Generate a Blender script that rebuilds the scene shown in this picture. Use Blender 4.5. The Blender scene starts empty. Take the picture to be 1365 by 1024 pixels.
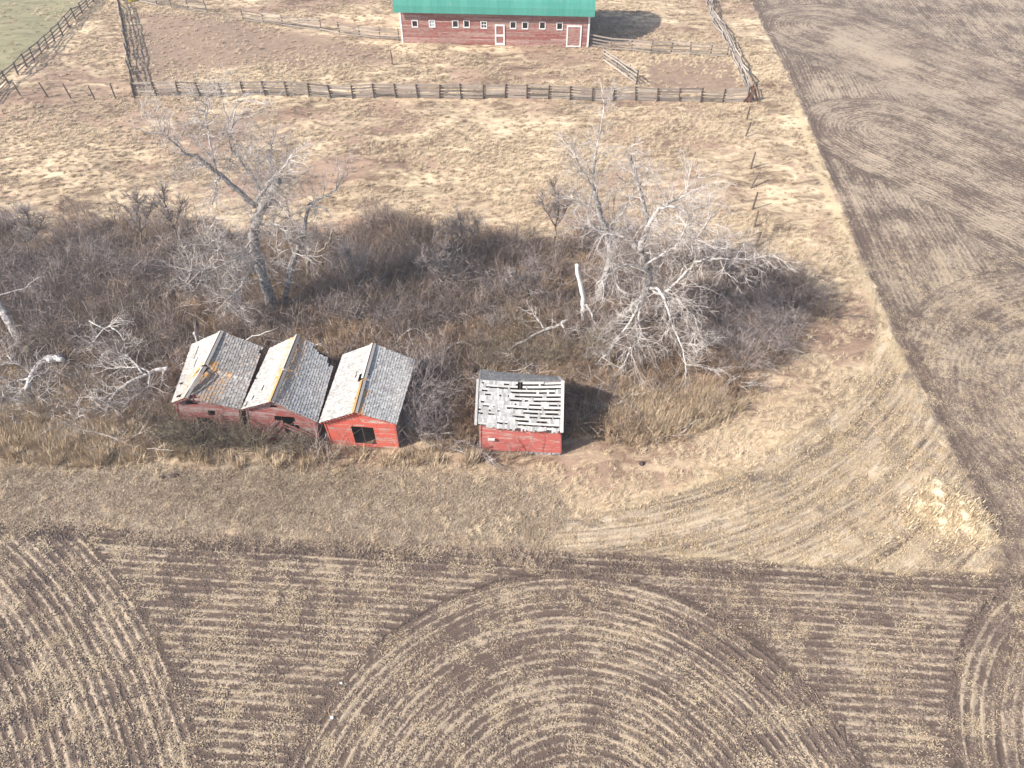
import bpy, math, random
import numpy as np
random.seed(7); rng = np.random.default_rng(11)
R = math.radians
SC = bpy.context.scene
COL = SC.collection
# ------------------------------------------------------------------ camera, sky, sun, exposure
F, CH, PIT = 947.0, 33.0, R(45)
cam = bpy.data.cameras.new('camera'); camo = bpy.data.objects.new('camera', cam); COL.objects.link(camo)
camo.location = (0, 0, CH); camo.rotation_euler = (R(90) - PIT, 0, 0)
cam.sensor_width = 36; cam.lens = 36 * F / 1365; cam.clip_end = 6000; cam.clip_start = 0.5
SC.camera = camo
SUN_AZ, SUN_EL = R(27), R(38)            # shadows run towards azimuth 27 deg above +X
W = bpy.data.worlds.new('World'); SC.world = W; W.use_nodes = True
wn = W.node_tree.nodes; wl = W.node_tree.links
sky = wn.new('ShaderNodeTexSky'); sky.sky_type = 'NISHITA'; sky.sun_disc = False
sky.sun_elevation = SUN_EL
sd = (-math.cos(SUN_AZ), -math.sin(SUN_AZ))          # horizontal direction to the sun
sky.sun_rotation = math.atan2(sd[0], sd[1]) % (2 * math.pi)
sky.air_density = 1.0; sky.dust_density = 2.0
wl.new(sky.outputs[0], wn['Background'].inputs[0]); wn['Background'].inputs[1].default_value = 0.115
sun = bpy.data.lights.new('sun', 'SUN'); sun.energy = 4.8; sun.angle = R(0.53); sun.color = (1, 0.95, 0.875)
suno = bpy.data.objects.new('sun', sun); COL.objects.link(suno)
suno.rotation_euler = (R(90) - SUN_EL, 0, math.atan2(-sd[0], sd[1]) + math.pi)
from mathutils import Vector
suno.rotation_euler = Vector((sd[0] * math.cos(SUN_EL), sd[1] * math.cos(SUN_EL), math.sin(SUN_EL))).to_track_quat('Z', 'Y').to_euler()
suno.location = (-60, -30, 70)
SC.view_settings.view_transform = 'Standard'; SC.view_settings.look = 'None'
SC.view_settings.gamma = 1; SC.view_settings.exposure = 0.8

# ------------------------------------------------------------------ surveying helpers
def ray(px, py):
    a, b = (px - 682.5) / F, (512 - py) / F
    return np.array([a, math.cos(PIT) + b * math.sin(PIT), -math.sin(PIT) + b * math.cos(PIT)])
def hgt(x, y):
    x = np.asarray(x, float); y = np.asarray(y, float)
    f = np.clip((y - 18) / 14, 0.25, 1)
    return f * (0.10 * np.sin(x * .21 + 1.3) * np.sin(y * .17) + 0.07 * np.sin(x * .47 + y * .33 + .5)
                + 0.05 * np.sin(x * .9 - y * .7) + .03 * np.sin(x * 1.7 + 2) * np.sin(y * 2.1))
def g(px, py, z=0.0):
    d = ray(px, py); t = (z - CH) / d[2]; p = d * t + [0, 0, CH]; return p
def gg(px, py):
    p = g(px, py); p[2] = float(hgt(p[0], p[1])); return p
def at(px, py, Y):
    d = ray(px, py); return d * (Y / d[1]) + [0, 0, CH]
def uni(a, b): return random.uniform(a, b)

# ------------------------------------------------------------------ node DSL
class NT:
    def __init__(s, name):
        s.m = bpy.data.materials.new(name); s.m.use_nodes = True
        s.n = s.m.node_tree.nodes; s.l = s.m.node_tree.links
        s.b = s.n['Principled BSDF']; s.b.inputs['Roughness'].default_value = .9
        s.b.inputs['Specular IOR Level'].default_value = .15
    def put(s, sock, v):
        if isinstance(v, S): s.l.new(v.o, sock)
        else: sock.default_value = v
    def math(s, op, *a, clamp=False):
        n = s.n.new('ShaderNodeMath'); n.operation = op; n.use_clamp = clamp
        for i, v in enumerate(a): s.put(n.inputs[i], v)
        return S(s, n.outputs[0])
    def attr(s, name, out='Fac', typ='GEOMETRY'):
        n = s.n.new('ShaderNodeAttribute'); n.attribute_name = name; n.attribute_type = typ; return S(s, n.outputs[out])
    def sep(s, v):
        n = s.n.new('ShaderNodeSeparateXYZ'); s.put(n.inputs[0], v); return [S(s, o) for o in n.outputs]
    def comb(s, x, y, z=0.0):
        n = s.n.new('ShaderNodeCombineXYZ')
        for i, v in enumerate((x, y, z)): s.put(n.inputs[i], v)
        return S(s, n.outputs[0])
    def noise(s, vec, scale=1.0, detail=3, rough=.55, dist=0.0):
        n = s.n.new('ShaderNodeTexNoise'); s.put(n.inputs['Vector'], vec)
        n.inputs['Scale'].default_value = scale; n.inputs['Detail'].default_value = detail
        n.inputs['Roughness'].default_value = rough; n.inputs['Distortion'].default_value = dist
        return S(s, n.outputs[0])
    def step(s, v, a, b):
        n = s.n.new('ShaderNodeMapRange'); n.interpolation_type = 'SMOOTHSTEP'
        s.put(n.inputs[0], v); s.put(n.inputs[1], a); s.put(n.inputs[2], b); return S(s, n.outputs[0])
    def mix(s, f, a, b):
        n = s.n.new('ShaderNodeMix'); n.data_type = 'RGBA'; s.put(n.inputs[0], f)
        for i, v in ((6, a), (7, b)): s.put(n.inputs[i], v if isinstance(v, S) else (*v, 1))
        return S(s, n.outputs[2])
    def mul(s, c, f):      # colour * scalar
        n = s.n.new('ShaderNodeVectorMath'); n.operation = 'SCALE'; s.put(n.inputs[0], c if isinstance(c, S) else c)
        s.put(n.inputs['Scale'], f); return S(s, n.outputs[0])
    def pos(s): return S(s, s.n.new('ShaderNodeNewGeometry').outputs['Position'])
    def objpos(s): return S(s, s.n.new('ShaderNodeTexCoord').outputs['Object'])
    def rnd(s): return S(s, s.n.new('ShaderNodeObjectInfo').outputs['Random'])
    def bump(s, h, st, dist):
        n = s.n.new('ShaderNodeBump'); n.inputs['Strength'].default_value = st; n.inputs['Distance'].default_value = dist
        s.put(n.inputs['Height'], h); s.l.new(n.outputs[0], s.b.inputs['Normal'])
    def color(s, c): s.put(s.b.inputs['Base Color'], c)
class S:
    def __init__(s, t, o): s.t = t; s.o = o
    def __add__(s, v): return s.t.math('ADD', s, v)
    __radd__ = __add__
    def __mul__(s, v): return s.t.math('MULTIPLY', s, v)
    __rmul__ = __mul__
    def __sub__(s, v): return s.t.math('SUBTRACT', s, v)
    def __rsub__(s, v): return s.t.math('SUBTRACT', v, s)
def clampn(t, v): return t.math('ADD', v, 0.0, clamp=True)

# ------------------------------------------------------------------ materials
def wood_mat(name, c1, c2, paint=None, wear=.5, rough=.85, scale=3.0, spots=None):
    """weathered timber: grain noise, per-piece tone, optional worn paint, optional lichen through attribute 'lich'"""
    t = NT(name); p = t.objpos(); x, y, z = t.sep(p)
    grain = t.noise(t.comb(x * .9, y * 5.0, z * 9.0), scale, 4, .6)
    mid = t.noise(p, 1.7, 4, .6); fine = t.noise(p, 22, 3, .6)
    tone = t.attr('tone')
    f = clampn(t, grain * .6 + mid * .4 + (fine - .5) * .5 + (t.rnd() - .5) * .45 + (tone - .5) * .8)
    c = t.mix(f, c1, c2)
    if paint:
        w = t.noise(t.comb(x * .8, y * .8, z * 4.5), 2.2, 5, .68) + (t.rnd() - .5) * .16
        c = t.mix(t.step(w, wear - .08, wear + .09), t.mix(fine, [q * 1.12 for q in paint], [q * .78 for q in paint]), c)
        c = t.mix(t.step(t.noise(t.comb(x * 6, y * 6, z * .9), 1.4, 4, .7), .52, .72) * .4, c, (.16, .10, .085))
    if spots:
        c = t.mix(clampn(t, t.attr('lich') * t.step(t.noise(p, 6, 3), .36, .56)), c, spots)
    t.color(c); t.b.inputs['Roughness'].default_value = rough
    t.bump(grain + fine * .5, .35, .01)
    return t.m
M = {}
M['shingle'] = wood_mat('weathered_shingle', (.17, .165, .165), (.66, .645, .615), spots=(.55, .27, .07))
M['grey_wood'] = wood_mat('grey_wood', (.16, .14, .125), (.46, .42, .38))
M['pale_wood'] = wood_mat('pale_wood', (.30, .285, .27), (.60, .575, .54))
M['fence_wood'] = wood_mat('fence_wood', (.13, .105, .09), (.42, .36, .31))
M['fence_post'] = wood_mat('fence_post', (.05, .035, .028), (.16, .12, .095))
M['red_bright'] = wood_mat('bright_red_boards', (.25, .17, .14), (.46, .35, .30), paint=(.52, .105, .075), wear=.58)
M['red_shed'] = wood_mat('shed_red_boards', (.30, .2, .17), (.5, .38, .33), paint=(.46, .12, .10), wear=.59)
M['red_faded'] = wood_mat('faded_red_boards', (.13, .085, .075), (.33, .24, .225), paint=(.25, .062, .056), wear=.48)
M['barn_red'] = wood_mat('barn_red_boards', (.20, .12, .10), (.46, .30, .26), paint=(.28, .08, .065), wear=.47)
M['white_trim'] = wood_mat('white_trim', (.45, .42, .4), (.6, .57, .54), paint=(.78, .77, .76), wear=.72)
M['dark_wood'] = wood_mat('dark_wood', (.04, .03, .025), (.12, .09, .07))
M['orange_wood'] = wood_mat('bare_orange_wood', (.30, .15, .06), (.56, .34, .16))
def flat(name, c, rough=.7, metal=0, var=.25):
    t = NT(name); n = t.noise(t.pos(), 3, 5, .65)
    t.color(t.mix(n, [q * (1 - var) for q in c], [min(1, q * (1 + var)) for q in c])); t.b.inputs['Roughness'].default_value = rough
    t.b.inputs['Metallic'].default_value = metal; t.bump(t.noise(t.pos(), 9, 3), .2, .02); return t.m
tt = NT('teal_roof_metal'); tp = tt.pos(); tx_, ty_, tz_ = tt.sep(tp)
tn = tt.noise(tt.comb(tx_ * 2.2, ty_ * .3, tz_ * .3), 1.6, 5, .65) + (tt.rnd() - .5) * .35
tt.color(tt.mix(tt.step(tt.noise(tp, 1.1, 6, .7), .60, .70) * .6, tt.mix(tn, (.035, .20, .155), (.085, .31, .25)), (.20, .27, .22))); tt.b.inputs['Roughness'].default_value = .5; M['teal'] = tt.m
M['stone'] = flat('grey_stone', (.33, .31, .30), .9)
M['dark_stone'] = flat('dark_rock', (.075, .05, .05), .9)
M['blue_stone'] = flat('blue_grey_rock', (.12, .15, .16), .9)
M['rust'] = flat('rusty_metal', (.10, .035, .02), .8)
M['wire'] = flat('wire', (.12, .10, .09), .6)
M['yellow'] = flat('yellow_paint', (.75, .58, .02), .5)
M['clod'] = flat('soil_clod', (.16, .12, .10), .95)
gl = NT('window_glass'); gl.color((.03, .04, .05, 1)); gl.b.inputs['Roughness'].default_value = .08; gl.b.inputs['Specular IOR Level'].default_value = .6; M['glass'] = gl.m
gl2 = NT('pale_window_glass'); gl2.color((.35, .42, .5, 1)); gl2.b.inputs['Roughness'].default_value = .15; gl2.b.inputs['Specular IOR Level'].default_value = .6; M['pale_glass'] = gl2.m
def bark(name, lo, hi, sc=4.0):
    t = NT(name); p = t.pos(); n = t.noise(p, sc, 5, .65, .4); m = t.noise(p, .6, 3)
    t.color(t.mix(clampn(t, t.step(n, .34, .62) + (m - .5) * .9), lo, hi)); t.bump(n, .5, .03); return t.m
M['bark'] = bark('grey_bark', (.11, .095, .088), (.44, .41, .385))
M['bark_pale'] = bark('bleached_bark', (.26, .235, .22), (.60, .57, .545))
M['bark_brown'] = bark('brown_bark', (.10, .08, .055), (.27, .22, .16))
M['twig_pale'] = bark('pale_twigs', (.25, .21, .19), (.57, .52, .48), 1.5)
M['twig_grey'] = bark('grey_twigs', (.14, .11, .10), (.36, .31, .295), 1.5)
M['white_wood'] = bark('barkless_wood', (.55, .53, .49), (.80, .78, .74))
def veg(name, cols, scale=1.0):
    """instanced dry vegetation: tint per instance, tone per stem"""
    t = NT(name); ti = t.attr('tint', typ='INSTANCER'); to = t.attr('tone')
    c = t.mix(ti, cols[0], cols[1]); c2 = t.mix(ti, cols[2], cols[3])
    t.color(t.mix(to, c, c2)); t.b.inputs['Roughness'].default_value = .8
    return t.m
M['grass'] = veg('golden_grass', [(.26, .18, .115), (.44, .33, .215), (.52, .40, .265), (.72, .59, .42)])
M['weed'] = veg('brown_weeds', [(.13, .08, .05), (.27, .165, .10), (.38, .26, .17), (.60, .46, .32)])
M['mown'] = veg('short_mown_grass', [(.165, .12, .082), (.26, .185, .13), (.41, .315, .225), (.64, .515, .395)])
M['twig'] = veg('bush_twigs', [(.10, .072, .055), (.15, .11, .095), (.26, .195, .16), (.40, .33, .30)])
M['straw'] = veg('straw', [(.35, .25, .15), (.5, .38, .24), (.55, .43, .28), (.74, .62, .44)])

# ------------------------------------------------------------------ mesh helpers
def mesh(name, V, Fs, mat, tone=None, smooth=False, lich=None):
    me = bpy.data.meshes.new(name); me.from_pydata([tuple(map(float, v)) for v in V], [], Fs)
    me.materials.append(mat)
    if tone is not None:
        a = me.attributes.new('tone', 'FLOAT', 'FACE'); a.data.foreach_set('value', np.asarray(tone, np.float32))
    if lich is not None:
        a = me.attributes.new('lich', 'FLOAT', 'FACE'); a.data.foreach_set('value', np.asarray(lich, np.float32))
    if smooth: me.polygons.foreach_set('use_smooth', [True] * len(me.polygons))
    return me
def link(name, me, parent=None, kind=None, label=None, cat=None, group=None):
    o = bpy.data.objects.new(name, me); COL.objects.link(o)
    if parent: o.parent = parent
    for k, v in (('kind', kind), ('label', label), ('category', cat), ('group', group)):
        if v: o[k] = v
    return o
def thing(name, label, cat, loc=(0, 0, 0), group=None):
    o = link(name, None, None, None, label, cat, group); o.location = loc; o.empty_display_size = .5; return o
class MB:
    """collects verts and faces"""
    def __init__(s): s.V = []; s.F = []; s.T = []; s.L = []
    def hexa(s, P, tone=.5, lich=0.0):     # 8 points: bottom loop 0-3, top loop 4-7
        b = len(s.V); s.V += [list(p) for p in P]
        for f in ((3, 2, 1, 0), (4, 5, 6, 7), (0, 1, 5, 4), (1, 2, 6, 5), (2, 3, 7, 6), (3, 0, 4, 7)):
            s.F.append(tuple(b + i for i in f)); s.T.append(tone); s.L.append(lich)
    def box(s, x0, x1, y0, y1, z0, z1, tone=.5):
        s.hexa([(x0, y0, z0), (x1, y0, z0), (x1, y1, z0), (x0, y1, z0), (x0, y0, z1), (x1, y0, z1), (x1, y1, z1), (x0, y1, z1)], tone)
    def beam(s, a, b, w, h, up=(0, 0, 1), tone=.5, off=0.0):
        a = np.array(a, float); b = np.array(b, float); d = b - a; d /= max(1e-9, np.linalg.norm(d))
        u = np.array(up, float); sd_ = np.cross(d, u); n = np.linalg.norm(sd_)
        if n < 1e-4: sd_ = np.cross(d, (1, 0, 0)); n = np.linalg.norm(sd_)
        sd_ /= n; u = np.cross(sd_, d); sd_ = sd_ * w / 2; u = u * h / 2
        s.hexa([a - sd_ - u, b - sd_ - u, b + sd_ - u, a + sd_ - u, a - sd_ + u, b - sd_ + u, b + sd_ + u, a + sd_ + u], tone)
    def tube(s, pts, rad, n=6, tone=.5, cap=True):
        pts = np.asarray(pts, float); k = len(pts); b = len(s.V)
        d = np.gradient(pts, axis=0); d /= np.maximum(1e-9, np.linalg.norm(d, axis=1))[:, None]
        m = d.mean(0); r = np.array([1, 0, 0.]) if abs(m[0]) < .6 * np.linalg.norm(m) + 1e-9 else np.array([0, 1., 0])
        u = np.cross(d, r); u /= np.maximum(1e-9, np.linalg.norm(u, axis=1))[:, None]; v = np.cross(d, u)
        an = np.arange(n) * 2 * np.pi / n
        ring = pts[:, None] + np.asarray(rad, float)[:, None, None] * (u[:, None] * np.cos(an)[None, :, None] + v[:, None] * np.sin(an)[None, :, None])
        s.V += ring.reshape(-1, 3).tolist()
        for i in range(k - 1):
            for j in range(n):
                q = (j + 1) % n; s.F.append((b + i * n + j, b + i * n + q, b + (i + 1) * n + q, b + (i + 1) * n + j)); s.T.append(tone); s.L.append(0)
        if cap:
            s.F.append(tuple(b + (k - 1) * n + j for j in range(n))); s.T.append(tone); s.L.append(0)
            s.F.append(tuple(b + j for j in reversed(range(n)))); s.T.append(tone); s.L.append(0)
    def build(s, name, mat, parent=None, smooth=False, **kw):
        return link(name, mesh(name, s.V, s.F, mat, s.T, smooth, s.L), parent, **kw)

# ------------------------------------------------------------------ GROUND
def dens(a, b, n0, cuts):  # helper: monotone axis
    return None
xs = np.concatenate([[-2500, -1200, -600, -300, -190], np.arange(-120, -32, .45), np.arange(-32, 36, .2), np.arange(36, 120, .45), [190, 300, 600, 1200, 2500]])
ys = np.concatenate([[-2500, -1200, -600, -250, -100, -50, -20, -8], np.arange(0, 8, .4), np.arange(8, 32, .17), np.arange(32, 62, .25), np.arange(62, 128, .4), np.arange(130, 170, 4), [220, 300, 600, 1200, 2500]])
X, Y = np.meshgrid(xs, ys)
def poly(px): return np.array([g(*p)[:2] for p in px])
def sdf(P, X, Y):
    """signed distance (positive inside) to a polygon"""
    ins = np.zeros(X.shape, bool); dm = np.full(X.shape, 1e9)
    for i in range(len(P)):
        a = P[i]; b = P[(i + 1) % len(P)]; e = b - a
        t = np.clip(((X - a[0]) * e[0] + (Y - a[1]) * e[1]) / (e @ e + 1e-9), 0, 1)
        dm = np.minimum(dm, np.hypot(X - a[0] - t * e[0], Y - a[1] - t * e[1]))
        c = ((a[1] > Y) != (b[1] > Y)) & (X < (b[0] - a[0]) * (Y - a[1]) / (b[1] - a[1] + 1e-12) + a[0]); ins ^= c
    return np.where(ins, dm, -dm)
def soft(d, w): return np.clip(.5 + d / (2 * w), 0, 1)
# world outlines surveyed from the photograph
def wl_(px): return [list(g(*p)[:2]) for p in px]
bS = wl_([(-40, 688), (0, 690), (100, 697), (200, 706), (400, 718), (560, 726), (700, 731), (900, 742), (1050, 751), (1200, 763), (1290, 764), (1333, 757)])
bE = wl_([(1333, 757), (1330, 720), (1290, 640), (1240, 540), (1185, 430), (1150, 350), (1120, 270), (1085, 180), (1040, 80), (1000, 0)])
soilS = np.array([[-400, 23.5]] + bS + [[300, -60], [300, -300], [-400, -300]])
soilE = np.array(bE + [[37, 150], [60, 700], [1500, 700], [1500, 10], [bS[-1][0] + 4, 10]])
# true continuation: south field's upper edge to the left
stub = poly([(1128, 340), (1160, 400), (1170, 450), (1150, 500), (1100, 550), (1040, 592), (980, 628), (900, 655), (820, 678), (745, 695), (700, 731), (900, 742), (1050, 751), (1200, 763), (1333, 757), (1330, 720), (1240, 540), (1185, 430), (1150, 350)])
litter = poly([(-200, 300), (0, 300), (120, 305), (240, 315), (350, 322), (460, 318), (540, 305), (620, 310), (700, 325), (800, 330), (900, 335), (1000, 345), (1050, 385), (1068, 430), (1060, 470), (1010, 505), (960, 540), (900, 575), (830, 590), (790, 575), (752, 600), (640, 606), (560, 590), (500, 605), (400, 602), (230, 590), (100, 560), (0, 545), (-200, 540)])
shortg = poly([(-200, 622), (0, 616), (100, 620), (300, 622), (480, 622), (620, 630), (745, 650), (760, 690), (720, 732), (560, 727), (400, 718), (200, 706), (0, 690), (-200, 690)])
green = poly([(-200, -60), (132, -25), (122, 0), (60, 55), (0, 112), (-200, 300)])
corral = poly([(182, 20), (300, 18), (420, 45), (520, 62), (530, 80), (420, 88), (330, 92), (200, 112), (186, 108)])
pen = poly([(860, 80), (975, 78), (992, 125), (870, 118)])
pile = poly([(1243, 640), (1215, 680), (1200, 702), (1235, 705), (1262, 720), (1300, 728), (1318, 715), (1316, 692), (1285, 668), (1262, 652)])
track = poly([(-100, 604), (0, 606), (60, 611), (110, 622), (180, 626), (180, 633), (100, 630), (50, 618), (0, 613), (-100, 611)])
nz = lambda s, k: np.sin(X * s + k) * np.cos(Y * s * 1.3 + k * 2) + .5 * np.sin(X * s * 2.3 + Y * s * 1.9 + k * 3)
dW, dE = sdf(soilS, X, Y), sdf(soilE, X, Y)
A = np.zeros(X.shape + (4,), np.float32); B = np.zeros_like(A); U = np.zeros(X.shape + (3,), np.float32); EX = np.zeros(X.shape + (3,), np.float32)
A[..., 0] = soft(np.maximum(dW, dE) + .12 * nz(1.3, 1), .35)
A[..., 1] = soft(sdf(stub, X, Y), .7)
A[..., 2] = soft(sdf(litter, X, Y) + .5 * nz(.6, 2) + (Y > 36) * (1.3 * nz(.33, 5) - .3), 1.0 + 1.2 * (Y > 36))
A[..., 3] = soft(sdf(shortg, X, Y) + .3 * nz(.8, 4), .9)
B[..., 0] = soft(sdf(green, X, Y), 2)
B[..., 1] = np.maximum(soft(sdf(corral, X, Y) + 1.0 * nz(.3, 2), 2.5), soft(sdf(pen, X, Y), 1))
B[..., 2] = soft(sdf(track, X, Y), .25)
B[..., 3] = soft(sdf(pile, X, Y) - .2 + .35 * nz(2.1, 1), .75)
# rows: u across the furrows, t along them
circS = [((2.76, 6.10), 13.0), ((-46.9, -9.4), 38.8), ((31.44, 7.17), 12.75)]
th = math.atan2(19.17 - 22.56, 24.06 + 28.31)
u = -math.sin(th) * X + math.cos(th) * Y; t = math.cos(th) * X + math.sin(th) * Y; k = np.zeros(X.shape)
be = math.atan2(110.7 - 39.3, 34.06 - 27.1)
ux = math.sin(be) * X - math.cos(be) * Y; tx = math.cos(be) * X + math.sin(be) * Y
east = (dE > dW)
u = np.where(east, ux, u); t = np.where(east, tx, t)
for i, ((cx, cy), r) in enumerate(circS):
    m = (np.hypot(X - cx, Y - cy) < r) & ~(east & (i < 2))
    d = np.hypot(X - cx, Y - cy); u = np.where(m, d, u); t = np.where(m, np.arctan2(Y - cy, X - cx) * r, t)
    k = np.maximum(k, .7 * np.exp(-((d - r) / .28) ** 2))
# the east field: rows run away to the right and turn round at hairpin ends
rays = [(g(1178, 176)[:2], g(1365, 262)[:2], 8.2), (g(1092, 36)[:2], g(1365, 118)[:2], 9.5)]
ee = g(1365, 262)[:2] - g(1178, 176)[:2]; ee = ee / np.linalg.norm(ee)
inner = (dE > 7.5) & (X > 38 + (Y - 60) * .0) & (Y > 46)
perp = -ee[1] * (X - 40) + ee[0] * (Y - 70)
inner &= ((X - rays[0][0][0]) * ee[0] + (Y - rays[0][0][1]) * ee[1] > 0)
m = east & inner; u = np.where(m, perp, u); t = np.where(m, ee[0] * X + ee[1] * Y, t)
for c0, c1r, r in rays:
    al = (X - c0[0]) * ee[0] + (Y - c0[1]) * ee[1]; pe = -ee[1] * (X - c0[0]) + ee[0] * (Y - c0[1])
    d = np.where(al > 0, np.abs(pe), np.hypot(al, pe)); m = east & (d < r)
    u = np.where(m, d, u); t = np.where(m, np.where(al > 0, al, np.arctan2(pe, -al) * 4), t)
    k = np.where(east, np.maximum(k, .3 * np.exp(-((d - r) / .7) ** 2) * (al < 8)), k)
cx, cy, r = 41.2, 29.3, 16.4; d = np.hypot(X - cx, Y - cy); m = east & (d < r) & (dE > 1.0)
u = np.where(m, d, u); t = np.where(m, np.arctan2(Y - cy, X - cx) * r, t); k = np.where(east, np.maximum(k, .22 * np.exp(-((d - r) / .9) ** 2)), k)
m = (A[..., 1] > .02) & (A[..., 0] < .5)
d = np.hypot(X - 1.17, Y - 52.1); u = np.where(m, d, u); t = np.where(m, np.arctan2(Y - 52.1, X - 1.17) * 30, t)
edge = np.exp(-((np.maximum(dW, dE) - .6) / .45) ** 2)
stp = poly([(1100, 42), (1130, 40), (1165, 42), (1215, 75), (1245, 118), (1190, 128), (1165, 105), (1140, 85)])
EX[..., 0] = soft(sdf(stp, X, Y) + nz(.5, 1), 1.5) * .8 + .9 * np.exp(-((dE + .7) / .55) ** 2) * (Y > 34) * (Y < 75) + .55 * np.exp(-((dW + .15) / .25) ** 2) * (X > 8) * (X < 20) \
    + .45 * soft(-np.abs(dE - 5.5) + 2.2, 1.5) * (Y > 62) * (Y < 82)
dkp = poly([(1195, 380), (1260, 350), (1365, 345), (1365, 430), (1250, 470), (1200, 540), (1185, 450)])
EX[..., 1] = soft(sdf(dkp, X, Y), 2) * .4 + .45 * np.exp(-((dE - 2.0) / 2.5) ** 2) * east
EX[..., 2] = np.where(east, .52, 1.0)
def pdist(px):
    P_ = poly(px); dm = np.full(X.shape, 1e9)
    for a_, b_ in zip(P_[:-1], P_[1:]):
        e_ = b_ - a_; t_ = np.clip(((X - a_[0]) * e_[0] + (Y - a_[1]) * e_[1]) / (e_ @ e_), 0, 1); dm = np.minimum(dm, np.hypot(X - a_[0] - t_ * e_[0], Y - a_[1] - t_ * e_[1]))
    return dm
EX[..., 0] = np.maximum(EX[..., 0], .9 * np.exp(-(pdist([(1150, 360), (1163, 400), (1172, 445), (1152, 500), (1100, 550), (1040, 592), (980, 628), (900, 653), (840, 672)]) / .32) ** 2))
sd_ = np.hypot(X - 1.17, Y - 52.1)
for q_, w_ in (((1158, 530), .22), ((1172, 530), .18), ((1215, 560), .2), ((960, 668), .22), ((1000, 690), .2), ((900, 662), .15)):
    rq = np.hypot(g(*q_)[0] - 1.17, g(*q_)[1] - 52.1); EX[..., 1] = np.maximum(EX[..., 1], A[..., 1] * (A[..., 0] < .5) * .9 * np.exp(-((sd_ - rq) / w_) ** 2) * np.clip(.6 + .6 * np.sin(X * .6 + Y * .4 + rq), 0, 1))
U[..., 0] = u; U[..., 1] = t; U[..., 2] = np.maximum(k, edge * .65)
Z = hgt(X, Y) + (.5 + .18 * np.sin(X * 4.1 + Y * 2) * np.sin(Y * 3.7 - X)) * B[..., 3] - .12 * edge * A[..., 0] * .4
far = (np.abs(X) > 125) | (Y > 128) | (Y < 0); Z = np.where(far, 0, Z)
ny, nx = X.shape
idx = np.arange(nx * ny).reshape(ny, nx)
quads = np.stack([idx[:-1, :-1], idx[:-1, 1:], idx[1:, 1:], idx[1:, :-1]], -1).reshape(-1, 4)
me = bpy.data.meshes.new('ground'); me.vertices.add(nx * ny); me.vertices.foreach_set('co', np.stack([X, Y, Z], -1).astype(np.float32).ravel())
me.loops.add(quads.size); me.loops.foreach_set('vertex_index', quads.ravel().astype(np.int32))
me.polygons.add(len(quads)); me.polygons.foreach_set('loop_start', np.arange(0, quads.size, 4, dtype=np.int32)); me.update()
for nme, D in ():
    a = me.attributes.new(nme, 'FLOAT_COLOR', 'POINT'); a.data.foreach_set('color', D.ravel())
for nme, D in (('rows', U), ('zone1', A[..., :3]), ('zone2', B[..., :3]), ('zone3', np.stack([A[..., 3], B[..., 3], EX[..., 2]], -1)), ('zone4', EX)):
    a = me.attributes.new(nme, 'FLOAT_VECTOR', 'POINT'); a.data.foreach_set('vector', np.ascontiguousarray(D, np.float32).ravel())
me.polygons.foreach_set('use_smooth', [True] * len(me.polygons))

T = NT('ground'); p = T.pos(); px_, py_, pz_ = T.sep(p)
soil, stb, lit = T.sep(T.attr('zone1', 'Vector')); shg, pil, amp = T.sep(T.attr('zone3', 'Vector')); exs, exd, ex2 = T.sep(T.attr('zone4', 'Vector'))
grn, cor, trk = T.sep(T.attr('zone2', 'Vector'))
ru, rt, rk = T.sep(T.attr('rows', 'Vector'))
fine = T.noise(p, 9, 5, .72); vfine = T.noise(p, 26, 3, .7); mid = T.noise(p, 1.6, 4, .6); low = T.noise(p, .22, 4, .6); huge = T.noise(p, .06, 3, .55)
warp = (T.noise(p, .35, 2) - .5) * 2.2
lay = T.noise(T.comb(px_ * 1.1 + py_ * .35, py_ * 3.6 - px_ * .5 + warp * 1.6), 1.3, 6, .68, .5)   # windblown grass
lay2 = T.noise(T.comb(px_ * .25 + warp, py_ * .8 + warp), 1.0, 5, .62, .8)
# golden pasture
gf = clampn(T, (lay - .5) * 1.6 + (fine - .5) * 1.2 + (lay2 - .5) * 2.8 + (low - .5) * 3.0 + .56)
gold = T.mix(gf, (.18, .122, .082), (.68, .53, .35))
pw = T.noise(T.comb(px_ * .045 + warp * .1, py_ * .085 + warp * .12), 1.0, 5, .62, 1.2)
gold = T.mix(T.step(pw - .02 + (low - .5) * .5 + (mid - .5) * .2 + (lay - .5) * .25, .45, .58), gold, T.mix(gf, (.145, .09, .065), (.36, .245, .175)))
dirt = T.mix(clampn(T, (fine - .5) * 1.6 + (lay - .5) * 1.2 + (mid - .5) + .5), (.15, .098, .072), (.38, .27, .195))
c = T.mix(T.step(cor + (mid - .5) * .7, .3, .75), gold, dirt)
grc = T.mix(clampn(T, (fine - .5) * 1.4 + (lay2 - .5) * 1.8 + .5), (.13, .125, .065), (.34, .30, .18))
c = T.mix(T.step(grn + (mid - .5) * .4, .3, .7), c, grc)
# leaf litter and weeds under the thicket
lic = T.mix(clampn(T, (fine - .5) * 1.9 + (mid - .5) * 1.6 + (low - .5) * 1.2 + .42), (.055, .036, .026), (.46, .33, .225))
c = T.mix(T.step(lit + (mid - .5) * .8 + (fine - .5) * .3, .35, .65), c, lic)
# mown short grass strip
sgf = clampn(T, (fine - .5) * 1.8 + (mid - .5) * 1.1 + (lay - .5) * .8 + .5)
sgc = T.mix(sgf, (.15, .118, .085), (.47, .39, .295)); sgc = T.mix(T.step(low + (mid - .5) * .5, .48, .62) * .25, sgc, T.mix(fine, (.10, .105, .045), (.22, .21, .10)))
c = T.mix(T.step(shg + (mid - .5) * .8 + (fine - .5) * .5, .3, .7), c, sgc)
c = T.mix(T.step(trk + (mid - .5) * .6, .35, .7) * .7, c, T.mix(fine, (.33, .26, .19), (.56, .48, .38)))
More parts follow.
